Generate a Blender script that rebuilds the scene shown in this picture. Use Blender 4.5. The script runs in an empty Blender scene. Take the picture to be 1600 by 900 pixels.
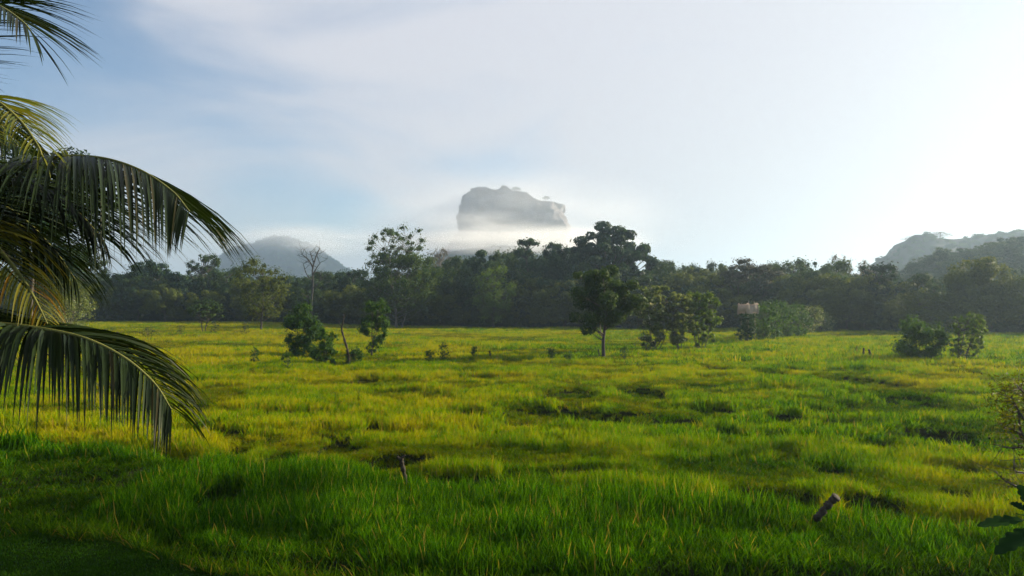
import bpy, math, random
import numpy as np
from mathutils import Vector, noise as mnoise

# ------------------------------------------------------------------ camera, sky, sun, exposure
SC = bpy.context.scene
C = SC.collection
F = 1232.0                      # focal length in pixels of the 1600 px wide photograph
HORIZON = 481.0
CAM_H = 5.0
PITCH = math.atan((HORIZON - 450.0) / F)
cam_d = bpy.data.cameras.new('camera')
cam_d.sensor_width = 36.0
cam_d.lens = 36.0 * F / 1600.0
cam_d.clip_start = 0.1
cam_d.clip_end = 20000.0
cam = bpy.data.objects.new('camera', cam_d)
C.objects.link(cam)
cam.location = (0, 0, CAM_H)
cam.rotation_euler = (math.pi / 2 + PITCH, 0, 0)
SC.camera = cam

SUN_AZ, SUN_EL = math.radians(66), math.radians(21)      # azimuth clockwise from the view direction (+Y)
SUN_DIR = Vector((math.sin(SUN_AZ) * math.cos(SUN_EL), math.cos(SUN_AZ) * math.cos(SUN_EL), math.sin(SUN_EL)))
sun_d = bpy.data.lights.new('sun', 'SUN')
sun_d.energy = 5.0
sun_d.angle = math.radians(0.6)
sun_d.color = (1.0, 0.85, 0.60)
sun = bpy.data.objects.new('sun', sun_d)
C.objects.link(sun)
sun.location = (60, 30, 60)
sun.rotation_euler = (-SUN_DIR).to_track_quat('-Z', 'Y').to_euler()

W = bpy.data.worlds.new('World')
SC.world = W
W.use_nodes = True
wn, wl = W.node_tree.nodes, W.node_tree.links
wn.clear()
def N(nodes, t, **kw):
    n = nodes.new(t)
    for k, v in kw.items():
        setattr(n, k, v)
    return n
def mth(nodes, links, op, a, b=None, c=None, clamp=False):
    n = nodes.new('ShaderNodeMath'); n.operation = op; n.use_clamp = clamp
    for i, v in enumerate((a, b, c)):
        if v is None: continue
        if isinstance(v, (int, float)): n.inputs[i].default_value = v
        else: links.new(v, n.inputs[i])
    return n.outputs[0]
def mixc(nodes, links, fac, a, b, blend='MIX'):
    n = nodes.new('ShaderNodeMix'); n.data_type = 'RGBA'; n.blend_type = blend
    for s, v in ((0, fac), (6, a), (7, b)):
        if isinstance(v, (int, float)): n.inputs[s].default_value = v
        elif isinstance(v, tuple): n.inputs[s].default_value = (*v, 1) if len(v) == 3 else v
        else: links.new(v, n.inputs[s])
    return n.outputs[2]
CLOUD_OFFSET = (3.17, 2.0, 1.1)
sky = N(wn, 'ShaderNodeTexSky', sky_type='NISHITA', sun_disc=False)
sky.sun_elevation = SUN_EL
sky.sun_rotation = SUN_AZ
sky.altitude = 200.0
sky.air_density = 1.0
sky.dust_density = 0.5
sky.ozone_density = 2.0
tc = N(wn, 'ShaderNodeTexCoord')
sep = N(wn, 'ShaderNodeSeparateXYZ')
wl.new(tc.outputs['Generated'], sep.inputs[0])
def wnoise(scale, loc, stretch, detail, rough, dist):
    mp = N(wn, 'ShaderNodeMapping')
    mp.inputs['Location'].default_value = loc
    mp.inputs['Rotation'].default_value = (0, 0.12, 0)
    mp.inputs['Scale'].default_value = stretch
    wl.new(tc.outputs['Generated'], mp.inputs[0])
    nz = N(wn, 'ShaderNodeTexNoise')
    nz.inputs['Scale'].default_value = scale
    nz.inputs['Detail'].default_value = detail
    nz.inputs['Roughness'].default_value = rough
    nz.inputs['Distortion'].default_value = dist
    wl.new(mp.outputs[0], nz.inputs['Vector'])
    return nz.outputs[0]
n1 = wnoise(1.0, CLOUD_OFFSET, (1, 1, 2.2), 2, 0.4, 0.2)
n2 = wnoise(2.6, (4.2, 1.0, 2.0), (1, 1, 3.2), 6, 0.5, 0.5)
cl = mth(wn, wl, 'ADD', mth(wn, wl, 'MULTIPLY', n1, 0.66), mth(wn, wl, 'MULTIPLY', n2, 0.34))
mr = N(wn, 'ShaderNodeMapRange', interpolation_type='SMOOTHSTEP')
wl.new(cl, mr.inputs[0])
mr.inputs[1].default_value = 0.385; mr.inputs[2].default_value = 0.54
mr.inputs[3].default_value = 0.0; mr.inputs[4].default_value = 0.97
bw = N(wn, 'ShaderNodeRGBToBW')
wl.new(sky.outputs[0], bw.inputs[0])
# thin cloud scatters the sky's own light without its blue
cval = mth(wn, wl, 'MINIMUM', mth(wn, wl, 'MULTIPLY_ADD', bw.outputs[0], 0.06, 4.85), 4.8)
hue = mixc(wn, wl, 1.0, sky.outputs[0], bw.outputs[0], 'DIVIDE')
cloudcol = mixc(wn, wl, 1.0, cval, mixc(wn, wl, 0.14, (1.045, 0.985, 0.965), hue), 'MULTIPLY')
skymix = mixc(wn, wl, mr.outputs[0], sky.outputs[0], cloudcol)
bg = N(wn, 'ShaderNodeBackground')
bg.inputs[1].default_value = 0.066
wl.new(skymix, bg.inputs[0])
wo = N(wn, 'ShaderNodeOutputWorld')
wl.new(bg.outputs[0], wo.inputs[0])

vs = SC.view_settings
vs.view_transform = 'Standard'; vs.look = 'None'; vs.gamma = 1.0; vs.exposure = 1.2
vs.use_curve_mapping = False
cy = SC.cycles
cy.use_denoising = True
try:
    cy.denoiser = 'OPENIMAGEDENOISE'; cy.denoising_prefilter = 'FAST'; cy.denoising_input_passes = 'RGB_ALBEDO_NORMAL'
except Exception: pass
cy.max_bounces = 4; cy.diffuse_bounces = 2; cy.glossy_bounces = 1; cy.transmission_bounces = 3
cy.volume_bounces = 2; cy.transparent_max_bounces = 4
cy.sample_clamp_indirect = 6.0
cy.caustics_reflective = False; cy.caustics_refractive = False
cy.volume_max_steps = 128
cy.use_adaptive_sampling = True; cy.adaptive_threshold = 0.015

# ------------------------------------------------------------------ helpers
def sstep(a, b, x):
    t = np.clip((np.asarray(x, float) - a) / (b - a), 0, 1)
    return t * t * (3 - 2 * t)
def _hash(ix, iy, s):
    h = (ix.astype(np.int64) * 374761393 + iy.astype(np.int64) * 668265263 + s * 1442695041) & 0xffffffff
    h = ((h ^ (h >> 13)) * 1274126177) & 0xffffffff
    return ((h ^ (h >> 16)) & 0xffff) / 65535.0
def vnoise(x, y, s=0):
    x = np.asarray(x, float); y = np.asarray(y, float)
    ix, iy = np.floor(x), np.floor(y)
    fx, fy = x - ix, y - iy
    fx = fx * fx * (3 - 2 * fx); fy = fy * fy * (3 - 2 * fy)
    a = _hash(ix, iy, s); b = _hash(ix + 1, iy, s); c = _hash(ix, iy + 1, s); d = _hash(ix + 1, iy + 1, s)
    return (a * (1 - fx) + b * fx) * (1 - fy) + (c * (1 - fx) + d * fx) * fy
def fbm(x, y, s=0, o=4):
    v = 0; a = 0.5; t = 0
    for i in range(o):
        v = v + a * vnoise(np.asarray(x) * 2 ** i, np.asarray(y) * 2 ** i, s + i * 17); t += a; a *= 0.5
    return v / t

def ground(x, y):
    """height of the soil"""
    x = np.asarray(x, float); y = np.asarray(y, float)
    r = np.hypot(x, y)
    z = 0.95 * sstep(70, 215, y) * sstep(15, -90, x)
    z = z + 0.22 * (fbm(x / 17, y / 17, 5, 3) - 0.5) * sstep(14, 40, r) * sstep(420, 260, r)
    z = z + 0.35 * (fbm(x / 3.0, y / 3.0, 11, 2) - 0.5) * sstep(13, 18, y) * sstep(60, 34, y)
    for cx, cy_, rx, ry, dp in HW:
        k = (np.abs(x - cx) < rx * 1.2) & (np.abs(y - cy_) < ry * 1.4)
        if np.any(k):
            q = np.sqrt(((x - cx) / rx) ** 2 + ((y - cy_) / ry) ** 2)
            z = z - 0.42 * dp * sstep(1.05, 0.7, q)
    if LWE is not None:
        e = y - np.interp(x, LWE[:, 0], LWE[:, 1])
        z = z - 0.38 * sstep(0.0, 0.35, e) * sstep(1.5, 0.8, e)
    if BUND is not None:
        e = y - np.interp(x, BUND[:, 0], BUND[:, 1])
        z = z - 0.34 * sstep(0.0, 0.3, e) * sstep(2.0, 1.2, e) + 0.18 * sstep(0.2, -0.4, e) * sstep(-6, -3, e)
    return z
HW = []
LWE = BUND = None
GT = 0.45                                  # height of the rice above the soil
cp, sp = math.cos(PITCH), math.sin(PITCH)
def ray(px, py):
    u, v = (px - 800) / F, (450 - py) / F
    return np.array([u, cp - v * sp, sp + v * cp])
def at(px, py, h=GT):
    """point of the ground under the place where a pixel meets the top of the crop"""
    d = ray(px, py); z = h
    for _ in range(12):
        t = (z - CAM_H) / d[2] if d[2] < -1e-4 else 600
        t = min(max(t, 1), 600)
        x, y = d[0] * t, d[1] * t
        z = float(ground(x, y)) + h
    return np.array([x, y, float(ground(x, y))])
def pt(px, py, dist):
    """point on a pixel's ray at depth dist (metres along +Y)"""
    d = ray(px, py); t = dist / d[1]
    return np.array([d[0] * t, dist, CAM_H + d[2] * t])
def project(x, y, z):
    dz = np.asarray(z) - CAM_H
    dep = y * cp + dz * sp
    up = -np.asarray(y) * sp + dz * cp
    return 800 + F * x / dep, 450 - F * up / dep

def mk_mesh(name, V, faces, mat=None, attrs=None, smooth=False):
    """V (n,3); faces: list of int arrays (m,k)"""
    me = bpy.data.meshes.new(name)
    V = np.asarray(V, np.float32)
    faces = [np.asarray(f, np.int32) for f in faces if len(f)]
    me.vertices.add(len(V)); me.vertices.foreach_set('co', V.ravel())
    idx = np.concatenate([f.ravel() for f in faces])
    tot = np.concatenate([np.full(len(f), f.shape[1], np.int32) for f in faces])
    start = np.concatenate([[0], np.cumsum(tot)[:-1]]).astype(np.int32)
    me.loops.add(len(idx)); me.loops.foreach_set('vertex_index', idx)
    me.polygons.add(len(tot)); me.polygons.foreach_set('loop_start', start)
    if smooth: me.polygons.foreach_set('use_smooth', np.ones(len(tot), bool))
    for k, a in (attrs or {}).items():
        at_ = me.attributes.new(k, 'FLOAT', 'POINT'); at_.data.foreach_set('value', np.asarray(a, np.float32))
    me.update(calc_edges=True)
    if mat: me.materials.append(mat)
    return me
def obj(name, me, parent=None, loc=None):
    o = bpy.data.objects.new(name, me); C.objects.link(o)
    if parent: o.parent = parent
    if loc is not None: o.location = loc
    return o
def empty(name, loc, rz=0.0, s=1.0):
    o = bpy.data.objects.new(name, None); C.objects.link(o)
    o.location = loc; o.rotation_euler = (0, 0, rz); o.scale = (s, s, s) if np.isscalar(s) else s
    o.empty_display_size = 0.2
    return o
def tag(o, label, cat=None, group=None, kind=None):
    o['label'] = label
    if cat: o['category'] = cat
    if group: o['group'] = group
    if kind: o['kind'] = kind
    return o

class MB:
    """collects vertices and faces of one mesh"""
    def __init__(s): s.V = []; s.Q = []; s.T = []; s.a = []; s.n = 0
    def add(s, V, Q=None, T=None, a=0.5):
        V = np.asarray(V, float)
        s.V.append(V)
        if Q is not None and len(Q): s.Q.append(np.asarray(Q) + s.n)
        if T is not None and len(T): s.T.append(np.asarray(T) + s.n)
        s.a.append(np.broadcast_to(np.asarray(a, float), (len(V),)))
        s.n += len(V)
    def mesh(s, name, mat, smooth=False):
        f = []
        if s.Q: f.append(np.concatenate(s.Q))
        if s.T: f.append(np.concatenate(s.T))
        return mk_mesh(name, np.concatenate(s.V), f, mat, {'v': np.concatenate(s.a)}, smooth)
    def tube(s, P, R, sides=6, a=0.5):
        P = np.asarray(P, float); n = len(P)
        R = np.broadcast_to(np.asarray(R, float), (n,))
        T = np.gradient(P, axis=0); T /= np.linalg.norm(T, axis=1)[:, None] + 1e-9
        ref = np.where(np.abs(T[:, 2:3]) > 0.9, np.array([[1., 0, 0]]), np.array([[0, 0, 1.]]))
        A = np.cross(T, ref); A /= np.linalg.norm(A, axis=1)[:, None] + 1e-9
        for i in range(1, n):                       # keep the frame from flipping
            if A[i] @ A[i - 1] < 0: A[i] = -A[i]
        B = np.cross(T, A)
        th = np.arange(sides) * 2 * math.pi / sides
        V = (P[:, None, :] + R[:, None, None] * (np.cos(th)[None, :, None] * A[:, None, :] + np.sin(th)[None, :, None] * B[:, None, :])).reshape(-1, 3)
        i = np.arange(n - 1)[:, None] * sides; j = np.arange(sides)[None, :]; k = (j + 1) % sides
        Q = np.stack([i + j, i + k, i + sides + k, i + sides + j], -1).reshape(-1, 4)
        V = np.concatenate([V, P[:1], P[-1:]])
        c0, c1 = n * sides, n * sides + 1
        jj = np.arange(sides); kk = (jj + 1) % sides
        T3 = np.concatenate([np.stack([np.full(sides, c0), kk, jj], -1), np.stack([np.full(sides, c1), (n - 1) * sides + jj, (n - 1) * sides + kk], -1)])
        s.add(V, Q, T3, a)
    def box(s, c, size, rot=0.0, a=0.5):
        x, y, z = np.asarray(size) / 2
        V = np.array([[sx * x, sy * y, sz * z] for sx in (-1, 1) for sy in (-1, 1) for sz in (-1, 1)])
        cr, sr = math.cos(rot), math.sin(rot)
        V = np.stack([V[:, 0] * cr - V[:, 1] * sr, V[:, 0] * sr + V[:, 1] * cr, V[:, 2]], -1) + np.asarray(c)
        s.add(V, [[0, 1, 3, 2], [4, 6, 7, 5], [0, 4, 5, 1], [2, 3, 7, 6], [0, 2, 6, 4], [1, 5, 7, 3]], None, a)
    def leaves(s, P, Nrm, size, rng, aspect=0.5, bend=0.15, up=None, v=None):
        """one bent diamond leaf at each point"""
        n = len(P)
        if not n: return
        Nrm = Nrm / (np.linalg.norm(Nrm, axis=1)[:, None] + 1e-9)
        t = rng.normal(size=(n, 3)) if up is None else up
        t = t - (t * Nrm).sum(1)[:, None] * Nrm
        t /= np.linalg.norm(t, axis=1)[:, None] + 1e-9
        b = np.cross(Nrm, t)
        L = np.asarray(size)[:, None] * np.ones((n, 1)); w = L * aspect
        V = np.stack([P - t * L * 0.5, P + b * w * 0.5 + Nrm * L * bend, P + t * L * 0.55, P - b * w * 0.5 + Nrm * L * bend], 1).reshape(-1, 3)
        Q = np.arange(n * 4).reshape(n, 4)
        vv = rng.random(n) if v is None else v
        s.add(V, Q, None, np.repeat(vv, 4))

def bez(a, b, c, n=6):
    t = np.linspace(0, 1, n)[:, None]
    return (1 - t) ** 2 * np.asarray(a) + 2 * t * (1 - t) * np.asarray(b) + t * t * np.asarray(c)
def catmull(P, n=8):
    P = np.asarray(P, float)
    P = np.concatenate([[2 * P[0] - P[1]], P, [2 * P[-1] - P[-2]]])
    out = []
    for i in range(1, len(P) - 2):
        t = np.linspace(0, 1, n, endpoint=False)[:, None]
        p0, p1, p2, p3 = P[i - 1:i + 3]
        out.append(0.5 * (2 * p1 + (p2 - p0) * t + (2 * p0 - 5 * p1 + 4 * p2 - p3) * t ** 2 + (3 * p1 - p0 - 3 * p2 + p3) * t ** 3))
    out.append(P[-2:-1])
    return np.concatenate(out)

# ------------------------------------------------------------------ materials
def new_mat(name):
    m = bpy.data.materials.new(name); m.use_nodes = True
    m.node_tree.nodes.clear()
    return m, m.node_tree.nodes, m.node_tree.links
def foliage(name, dark, light, trans=0.35, tcol=1.0, rough=0.6, odd=None, odd_at=0.94, spec=0.12):
    """leaf: colour varies from leaf to leaf and from plant to plant, and lets light through"""
    m, n, l = new_mat(name)
    a = N(n, 'ShaderNodeAttribute', attribute_name='v')
    oi = N(n, 'ShaderNodeObjectInfo')
    f = mth(n, l, 'ADD', a.outputs['Fac'], mth(n, l, 'MULTIPLY_ADD', oi.outputs['Random'], 0.5, -0.25), clamp=True)
    col = mixc(n, l, f, dark, light)
    if odd:
        col = mixc(n, l, mth(n, l, 'GREATER_THAN', a.outputs['Fac'], odd_at), col, odd)
    p = N(n, 'ShaderNodeBsdfPrincipled')
    l.new(col, p.inputs['Base Color']); p.inputs['Roughness'].default_value = rough
    p.inputs['Specular IOR Level'].default_value = spec
    t = N(n, 'ShaderNodeBsdfTranslucent')
    tc_ = mixc(n, l, 1.0, col, (1.25 * tcol, 1.15 * tcol, 0.55 * tcol), 'MULTIPLY')
    l.new(tc_, t.inputs[0])
    mx = N(n, 'ShaderNodeMixShader'); mx.inputs[0].default_value = trans
    l.new(p.outputs[0], mx.inputs[1]); l.new(t.outputs[0], mx.inputs[2])
    o = N(n, 'ShaderNodeOutputMaterial'); l.new(mx.outputs[0], o.inputs[0])
    return m
def plain(name, c0, c1, scale=3.0, rough=0.85, bump=0.3, stretch=(1, 1, 1), detail=6, coord='Object', spec=0.25):
    m, n, l = new_mat(name)
    t = N(n, 'ShaderNodeTexCoord')
    mp = N(n, 'ShaderNodeMapping'); mp.inputs['Scale'].default_value = stretch
    l.new(t.outputs[coord], mp.inputs[0])
    nz = N(n, 'ShaderNodeTexNoise'); nz.inputs['Scale'].default_value = scale; nz.inputs['Detail'].default_value = detail
    nz.inputs['Roughness'].default_value = 0.62
    l.new(mp.outputs[0], nz.inputs['Vector'])
    r = N(n, 'ShaderNodeMapRange'); r.inputs[1].default_value = 0.3; r.inputs[2].default_value = 0.7
    l.new(nz.outputs[0], r.inputs[0])
    col = mixc(n, l, r.outputs[0], c0, c1)
    p = N(n, 'ShaderNodeBsdfPrincipled'); l.new(col, p.inputs['Base Color'])
    p.inputs['Roughness'].default_value = rough; p.inputs['Specular IOR Level'].default_value = spec
    b = N(n, 'ShaderNodeBump'); b.inputs['Strength'].default_value = bump
    l.new(nz.outputs[0], b.inputs['Height']); l.new(b.outputs[0], p.inputs['Normal'])
    o = N(n, 'ShaderNodeOutputMaterial'); l.new(p.outputs[0], o.inputs[0])
    return m
def grass_mat(name, green, lush, gold, straw, trans=0.4):
    m, n, l = new_mat(name)
    a = N(n, 'ShaderNodeAttribute', attribute_name='v')
    ti = N(n, 'ShaderNodeAttribute', attribute_name='tint', attribute_type='INSTANCER')
    shd = N(n, 'ShaderNodeAttribute', attribute_name='shade_tint', attribute_type='INSTANCER')
    v = a.outputs['Fac']
    f = mth(n, l, 'ADD', ti.outputs['Fac'], mth(n, l, 'MULTIPLY_ADD', v, 0.5, -0.25), clamp=True)
    c = mixc(n, l, mth(n, l, 'POWER', v, 1.3), green, lush)
    lime = tuple(0.72 * a for a in (gold[0] * 0.62, gold[1] * 1.18, gold[2]))
    c = mixc(n, l, mth(n, l, 'MULTIPLY', f, 2.0, clamp=True), c, lime)
    c = mixc(n, l, mth(n, l, 'MULTIPLY_ADD', f, 2.0, -1.0, clamp=True), c, gold)
    c = mixc(n, l, mth(n, l, 'GREATER_THAN', v, mth(n, l, 'MULTIPLY_ADD', ti.outputs['Fac'], -0.10, 0.985)), c, straw)
    c = mixc(n, l, shd.outputs['Fac'], c, (0.010, 0.015, 0.003))  # near-black mixed into the blade colour as painted shade
    p = N(n, 'ShaderNodeBsdfPrincipled'); l.new(c, p.inputs['Base Color'])
    p.inputs['Roughness'].default_value = 0.7; p.inputs['Specular IOR Level'].default_value = 0.0
    t = N(n, 'ShaderNodeBsdfTranslucent'); l.new(mixc(n, l, 1.0, c, (1.1, 1.2, 0.4), 'MULTIPLY'), t.inputs[0])
    mx = N(n, 'ShaderNodeMixShader'); mx.inputs[0].default_value = trans
    l.new(p.outputs[0], mx.inputs[1]); l.new(t.outputs[0], mx.inputs[2])
    o = N(n, 'ShaderNodeOutputMaterial'); l.new(mx.outputs[0], o.inputs[0])
    return m
M = {}
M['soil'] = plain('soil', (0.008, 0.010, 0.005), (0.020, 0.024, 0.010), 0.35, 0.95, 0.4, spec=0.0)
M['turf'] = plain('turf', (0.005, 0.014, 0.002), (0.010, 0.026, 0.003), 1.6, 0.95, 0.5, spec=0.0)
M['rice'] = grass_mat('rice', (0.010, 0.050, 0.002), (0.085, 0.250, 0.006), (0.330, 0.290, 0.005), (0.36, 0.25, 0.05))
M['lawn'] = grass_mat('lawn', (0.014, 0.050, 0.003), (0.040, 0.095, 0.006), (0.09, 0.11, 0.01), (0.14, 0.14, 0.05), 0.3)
M['bark'] = plain('bark', (0.035, 0.030, 0.025), (0.10, 0.085, 0.07), 4.0, 0.9, 0.6, (1, 1, 0.25))
M['palebark'] = plain('palebark', (0.08, 0.072, 0.06), (0.20, 0.18, 0.155), 3.0, 0.9, 0.5, (1, 1, 0.3))
M['greybark'] = plain('greybark', (0.03, 0.029, 0.027), (0.08, 0.076, 0.07), 3.0, 0.9, 0.5, (1, 1, 0.3))
M['deadwood'] = plain('deadwood', (0.02, 0.016, 0.011), (0.06, 0.048, 0.034), 5.0, 0.9, 0.6, (1, 1, 0.25))
M['rock'] = plain('rock', (0.12, 0.108, 0.115), (0.26, 0.235, 0.24), 0.035, 0.9, 0.9, (1, 1, 0.35), 8)
M['cliff'] = plain('cliff', (0.012, 0.020, 0.014), (0.030, 0.038, 0.026), 0.04, 0.9, 0.6, (1, 1, 0.6), 8)
M['hillgreen'] = plain('hillgreen', (0.010, 0.018, 0.011), (0.022, 0.036, 0.018), 0.03, 0.95, 0.6)
M['boards'] = plain('boards', (0.30, 0.22, 0.16), (0.46, 0.36, 0.27), 6.0, 0.8, 0.3, (1, 1, 0.2))
M['cloth'] = plain('cloth', (0.32, 0.25, 0.19), (0.44, 0.35, 0.28), 2.0, 0.9, 0.3)
M['dark'] = foliage('dark leaves', (0.007, 0.024, 0.013), (0.038, 0.086, 0.027))
M['mid'] = foliage('mid green leaves', (0.018, 0.043, 0.011), (0.056, 0.100, 0.020))
M['light'] = foliage('light green leaves', (0.055, 0.115, 0.012), (0.130, 0.200, 0.028), 0.4)
M['olive'] = foliage('olive leaves', (0.042, 0.068, 0.011), (0.115, 0.142, 0.020), 0.4)
M['leafy'] = foliage('sunlit leaves', (0.032, 0.070, 0.013), (0.095, 0.150, 0.026), 0.4)  # lit copy of the mid green; the sunlight is in the colour
M['grey'] = foliage('grey green leaves', (0.030, 0.036, 0.025), (0.066, 0.072, 0.046), 0.3)
M['twig'] = foliage('sparse pinkish leaves', (0.080, 0.070, 0.055), (0.14, 0.125, 0.095), 0.3)
M['bright'] = foliage('bright bush leaves', (0.024, 0.066, 0.010), (0.072, 0.150, 0.020), 0.4)
M['wisp'] = foliage('wispy bush leaves', (0.080, 0.125, 0.038), (0.190, 0.235, 0.080), 0.45, odd=(0.42, 0.42, 0.33), odd_at=0.86)
M['fine'] = foliage('fine yellow green leaves', (0.050, 0.068, 0.006), (0.12, 0.13, 0.012), 0.45)
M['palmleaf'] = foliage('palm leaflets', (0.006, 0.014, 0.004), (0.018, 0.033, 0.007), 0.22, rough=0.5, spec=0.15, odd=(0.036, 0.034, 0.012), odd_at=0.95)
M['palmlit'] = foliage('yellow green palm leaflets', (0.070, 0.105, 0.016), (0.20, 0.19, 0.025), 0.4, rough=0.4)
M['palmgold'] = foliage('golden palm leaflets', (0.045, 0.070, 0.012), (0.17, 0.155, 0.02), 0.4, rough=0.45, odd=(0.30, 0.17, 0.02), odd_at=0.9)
M['rachis'] = plain('frond stem', (0.09, 0.10, 0.02), (0.17, 0.17, 0.04), 6.0, 0.5, 0.1)
M['bigleaf'] = foliage('dark lobed leaves', (0.008, 0.024, 0.008), (0.018, 0.045, 0.012), 0.2, rough=0.6, spec=0.0)

# ------------------------------------------------------------------ ground, lawn
LAWN_PX = [(-700, 800), (-250, 812), (0, 826), (110, 832), (200, 846), (255, 866), (300, 884), (390, 899), (560, 915), (900, 935), (1700, 950)]
LW = np.array([at(a, b, 0.05)[:2] for a, b in LAWN_PX])
LW = LW[np.argsort(LW[:, 0])]
def lawn_edge(x):
    return np.interp(x, LW[:, 0], LW[:, 1]) + 0.5 * (fbm(np.asarray(x) / 1.3, np.asarray(x) * 0, 3, 3) - 0.5)
FRONT_PX = [(-400, 500), (0, 500), (150, 501), (450, 503), (600, 508), (760, 509), (950, 511), (1130, 512), (1290, 515), (1420, 517), (1600, 519), (1900, 522)]
FR = np.array([at(a, b)[:2] for a, b in FRONT_PX])
def forest_edge(x, y):
    """distance along the ground, at this bearing, at which the wood begins"""
    th = np.arctan2(x, y); tf = np.arctan2(FR[:, 0], FR[:, 1])
    return np.interp(th, tf, np.hypot(FR[:, 0], FR[:, 1]))
# hollows where the crop lies flat or is missing: x0, x1, y0 (top of the grass wall behind), y1 (grass in front), depth
HOLLOWS = [(770, 952, 622, 650, .85), (702, 772, 628, 648, .7), (868, 942, 597, 613, .7), (958, 1048, 594, 613, .85), (1086, 1148, 565, 574, .6), (1168, 1245, 571, 583, .6),
 (1276, 1412, 579, 600, .7), (1335, 1402, 602, 616, .5), (1330, 1500, 614, 632, .45), (1196, 1262, 639, 655, .6), (1266, 1384, 641, 657, .6), (1416, 1538, 654, 688, .9),
 (1116, 1292, 736, 780, .9), (1306, 1424, 746, 786, .85), (778, 924, 711, 731, .7), (566, 644, 688, 716, .7), (328, 402, 682, 699, .6), (498, 548, 668, 697, .7),
 (296, 384, 742, 790, .75), (-120, 195, 722, 834, .95), (396, 482, 688, 706, .6), (856, 1112, 525, 532, .5), (640, 905, 744, 759, .75), (945, 1112, 750, 774, .8),
 (380, 560, 630, 639, .4), (560, 700, 600, 607, .35), (640, 760, 606, 614, .35), (660, 780, 555, 561, .35), (1010, 1120, 622, 632, .3), (1440, 1520, 600, 607, .4),
 (250, 330, 620, 632, .4), (330, 470, 655, 664, .4), (1480, 1560, 740, 775, .5), (1060, 1130, 590, 598, .4), (700, 840, 580, 587, .35), (930, 1040, 560, 567, .3)]
_hr = random.Random(12)
for _ in range(34):
    yy = _hr.uniform(566, 725); ww = _hr.uniform(18, 60) * (yy - 440) / 160; xx = _hr.uniform(120, 1560)
    HOLLOWS.append((xx - ww, xx + ww, yy, yy + _hr.uniform(0.05, 0.10) * (yy - 470), _hr.uniform(0.55, 0.85)))
_hw = []
for x0, x1, y0, y1, dp in HOLLOWS:
    a, b = at((x0 + x1) / 2, y0), at((x0 + x1) / 2, y1)
    c = (a + b) / 2
    _hw.append((c[0], c[1], (x1 - x0) / 2 / F * c[1], max((a[1] - b[1]) / 2, 0.35), dp))
HW = _hw
BUND = np.array([at(a, b)[:2] for a, b in [(-300, 672), (0, 686), (200, 700), (420, 722), (640, 748), (860, 762), (1100, 778), (1290, 797), (1440, 808), (1600, 822), (1900, 850)]])
LWE = LW
rr = np.concatenate([np.geomspace(1.5, 9, 12)[:-1], np.geomspace(9, 90, 300)[:-1], np.geomspace(90, 5200, 110)])
th = np.concatenate([np.linspace(-0.8, 0.8, 420), np.linspace(0.8, 2 * math.pi - 0.8, 70)[1:-1]])
nr, nt = len(rr), len(th)
X = rr[:, None] * np.sin(th)[None]; Y = rr[:, None] * np.cos(th)[None]
V = np.stack([X, Y, ground(X, Y)], -1).reshape(-1, 3)
V = np.concatenate([V, [[0, 0, float(ground(0, 0))]]])
i = np.arange(nr - 1)[:, None] * nt; j = np.arange(nt)[None]; k = (j + 1) % nt
Q = np.stack([i + j, i + k, i + nt + k, i + nt + j], -1).reshape(-1, 4)[:, ::-1]
T = np.stack([np.full(nt, len(V) - 1), np.arange(nt), (np.arange(nt) + 1) % nt], -1)[:, ::-1]
o = obj('ground', mk_mesh('ground', V, [Q, T], M['soil'], smooth=True))
tag(o, 'dark damp soil of the wide flat paddy field', kind='structure')

xs = np.linspace(-26, 26, 120); fr = np.linspace(0, 1, 24)
ed = lawn_edge(xs) - 0.15
Xl = np.repeat(xs[:, None], 24, 1); Yl = -12 + (ed[:, None] + 12) * fr[None]
Zl = ground(Xl, Yl) + 0.03 + 0.03 * fbm(Xl / 1.1, Yl / 1.1, 8, 3)
V = np.stack([Xl, Yl, Zl], -1).reshape(-1, 3)
i = np.arange(119)[:, None] * 24; j = np.arange(23)[None]
Q = np.stack([i + j, i + 24 + j, i + 25 + j, i + 1 + j], -1).reshape(-1, 4)
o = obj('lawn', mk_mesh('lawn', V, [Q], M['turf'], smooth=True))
tag(o, 'short mown lawn in shade in front of the tall rice', kind='structure')

# ------------------------------------------------------------------ far hills and the rock
def hill(name, label, D, prof, front, back, mat, base_py=482, rough=0.10, seed=1, nx=160, ny=50):
    P = np.array(prof, float)
    px = np.linspace(P[0, 0], P[-1, 0], nx)
    py = np.interp(px, P[:, 0], P[:, 1])
    Xr = np.array([pt(a, b, D) for a, b in zip(px, py)])
    v = np.linspace(-1, 1, ny)
    dep = np.where(v < 0, v * front, v * back)
    shp = np.where(v < 0, 1 - np.abs(v) ** 1.7, 1 - np.abs(v) ** 2)
    XX = Xr[:, 0][:, None] * (1 + dep[None] / D * 0.6)
    YY = D + np.repeat(dep[None], nx, 0)
    n = fbm(XX / (front * 0.25), YY / (front * 0.25), seed, 4) - 0.5
    H = np.maximum(Xr[:, 2], -3)
    ZZ = -4 + (H[:, None] + 4) * shp[None] * (1 + rough * 2 * n * (np.abs(v)[None] > 0.04))
    V = np.stack([XX, YY, ZZ], -1).reshape(-1, 3)
    i = np.arange(nx - 1)[:, None] * ny; j = np.arange(ny - 1)[None]
    Q = np.stack([i + j, i + ny + j, i + ny + 1 + j, i + 1 + j], -1).reshape(-1, 4)
    o = obj(name, mk_mesh(name, V, [Q], mat, smooth=True))
    tag(o, label, kind='structure')
    return (XX, YY, ZZ)
hillL = hill('hill', 'blue hazy hill fading into mist behind the left tree line', 2300,
     [(255, 480), (300, 448), (340, 410), (365, 393), (400, 384), (425, 377), (445, 374), (470, 381), (500, 395), (530, 413), (575, 445), (640, 482)], 460, 600, M['hillgreen'], seed=3)
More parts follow.
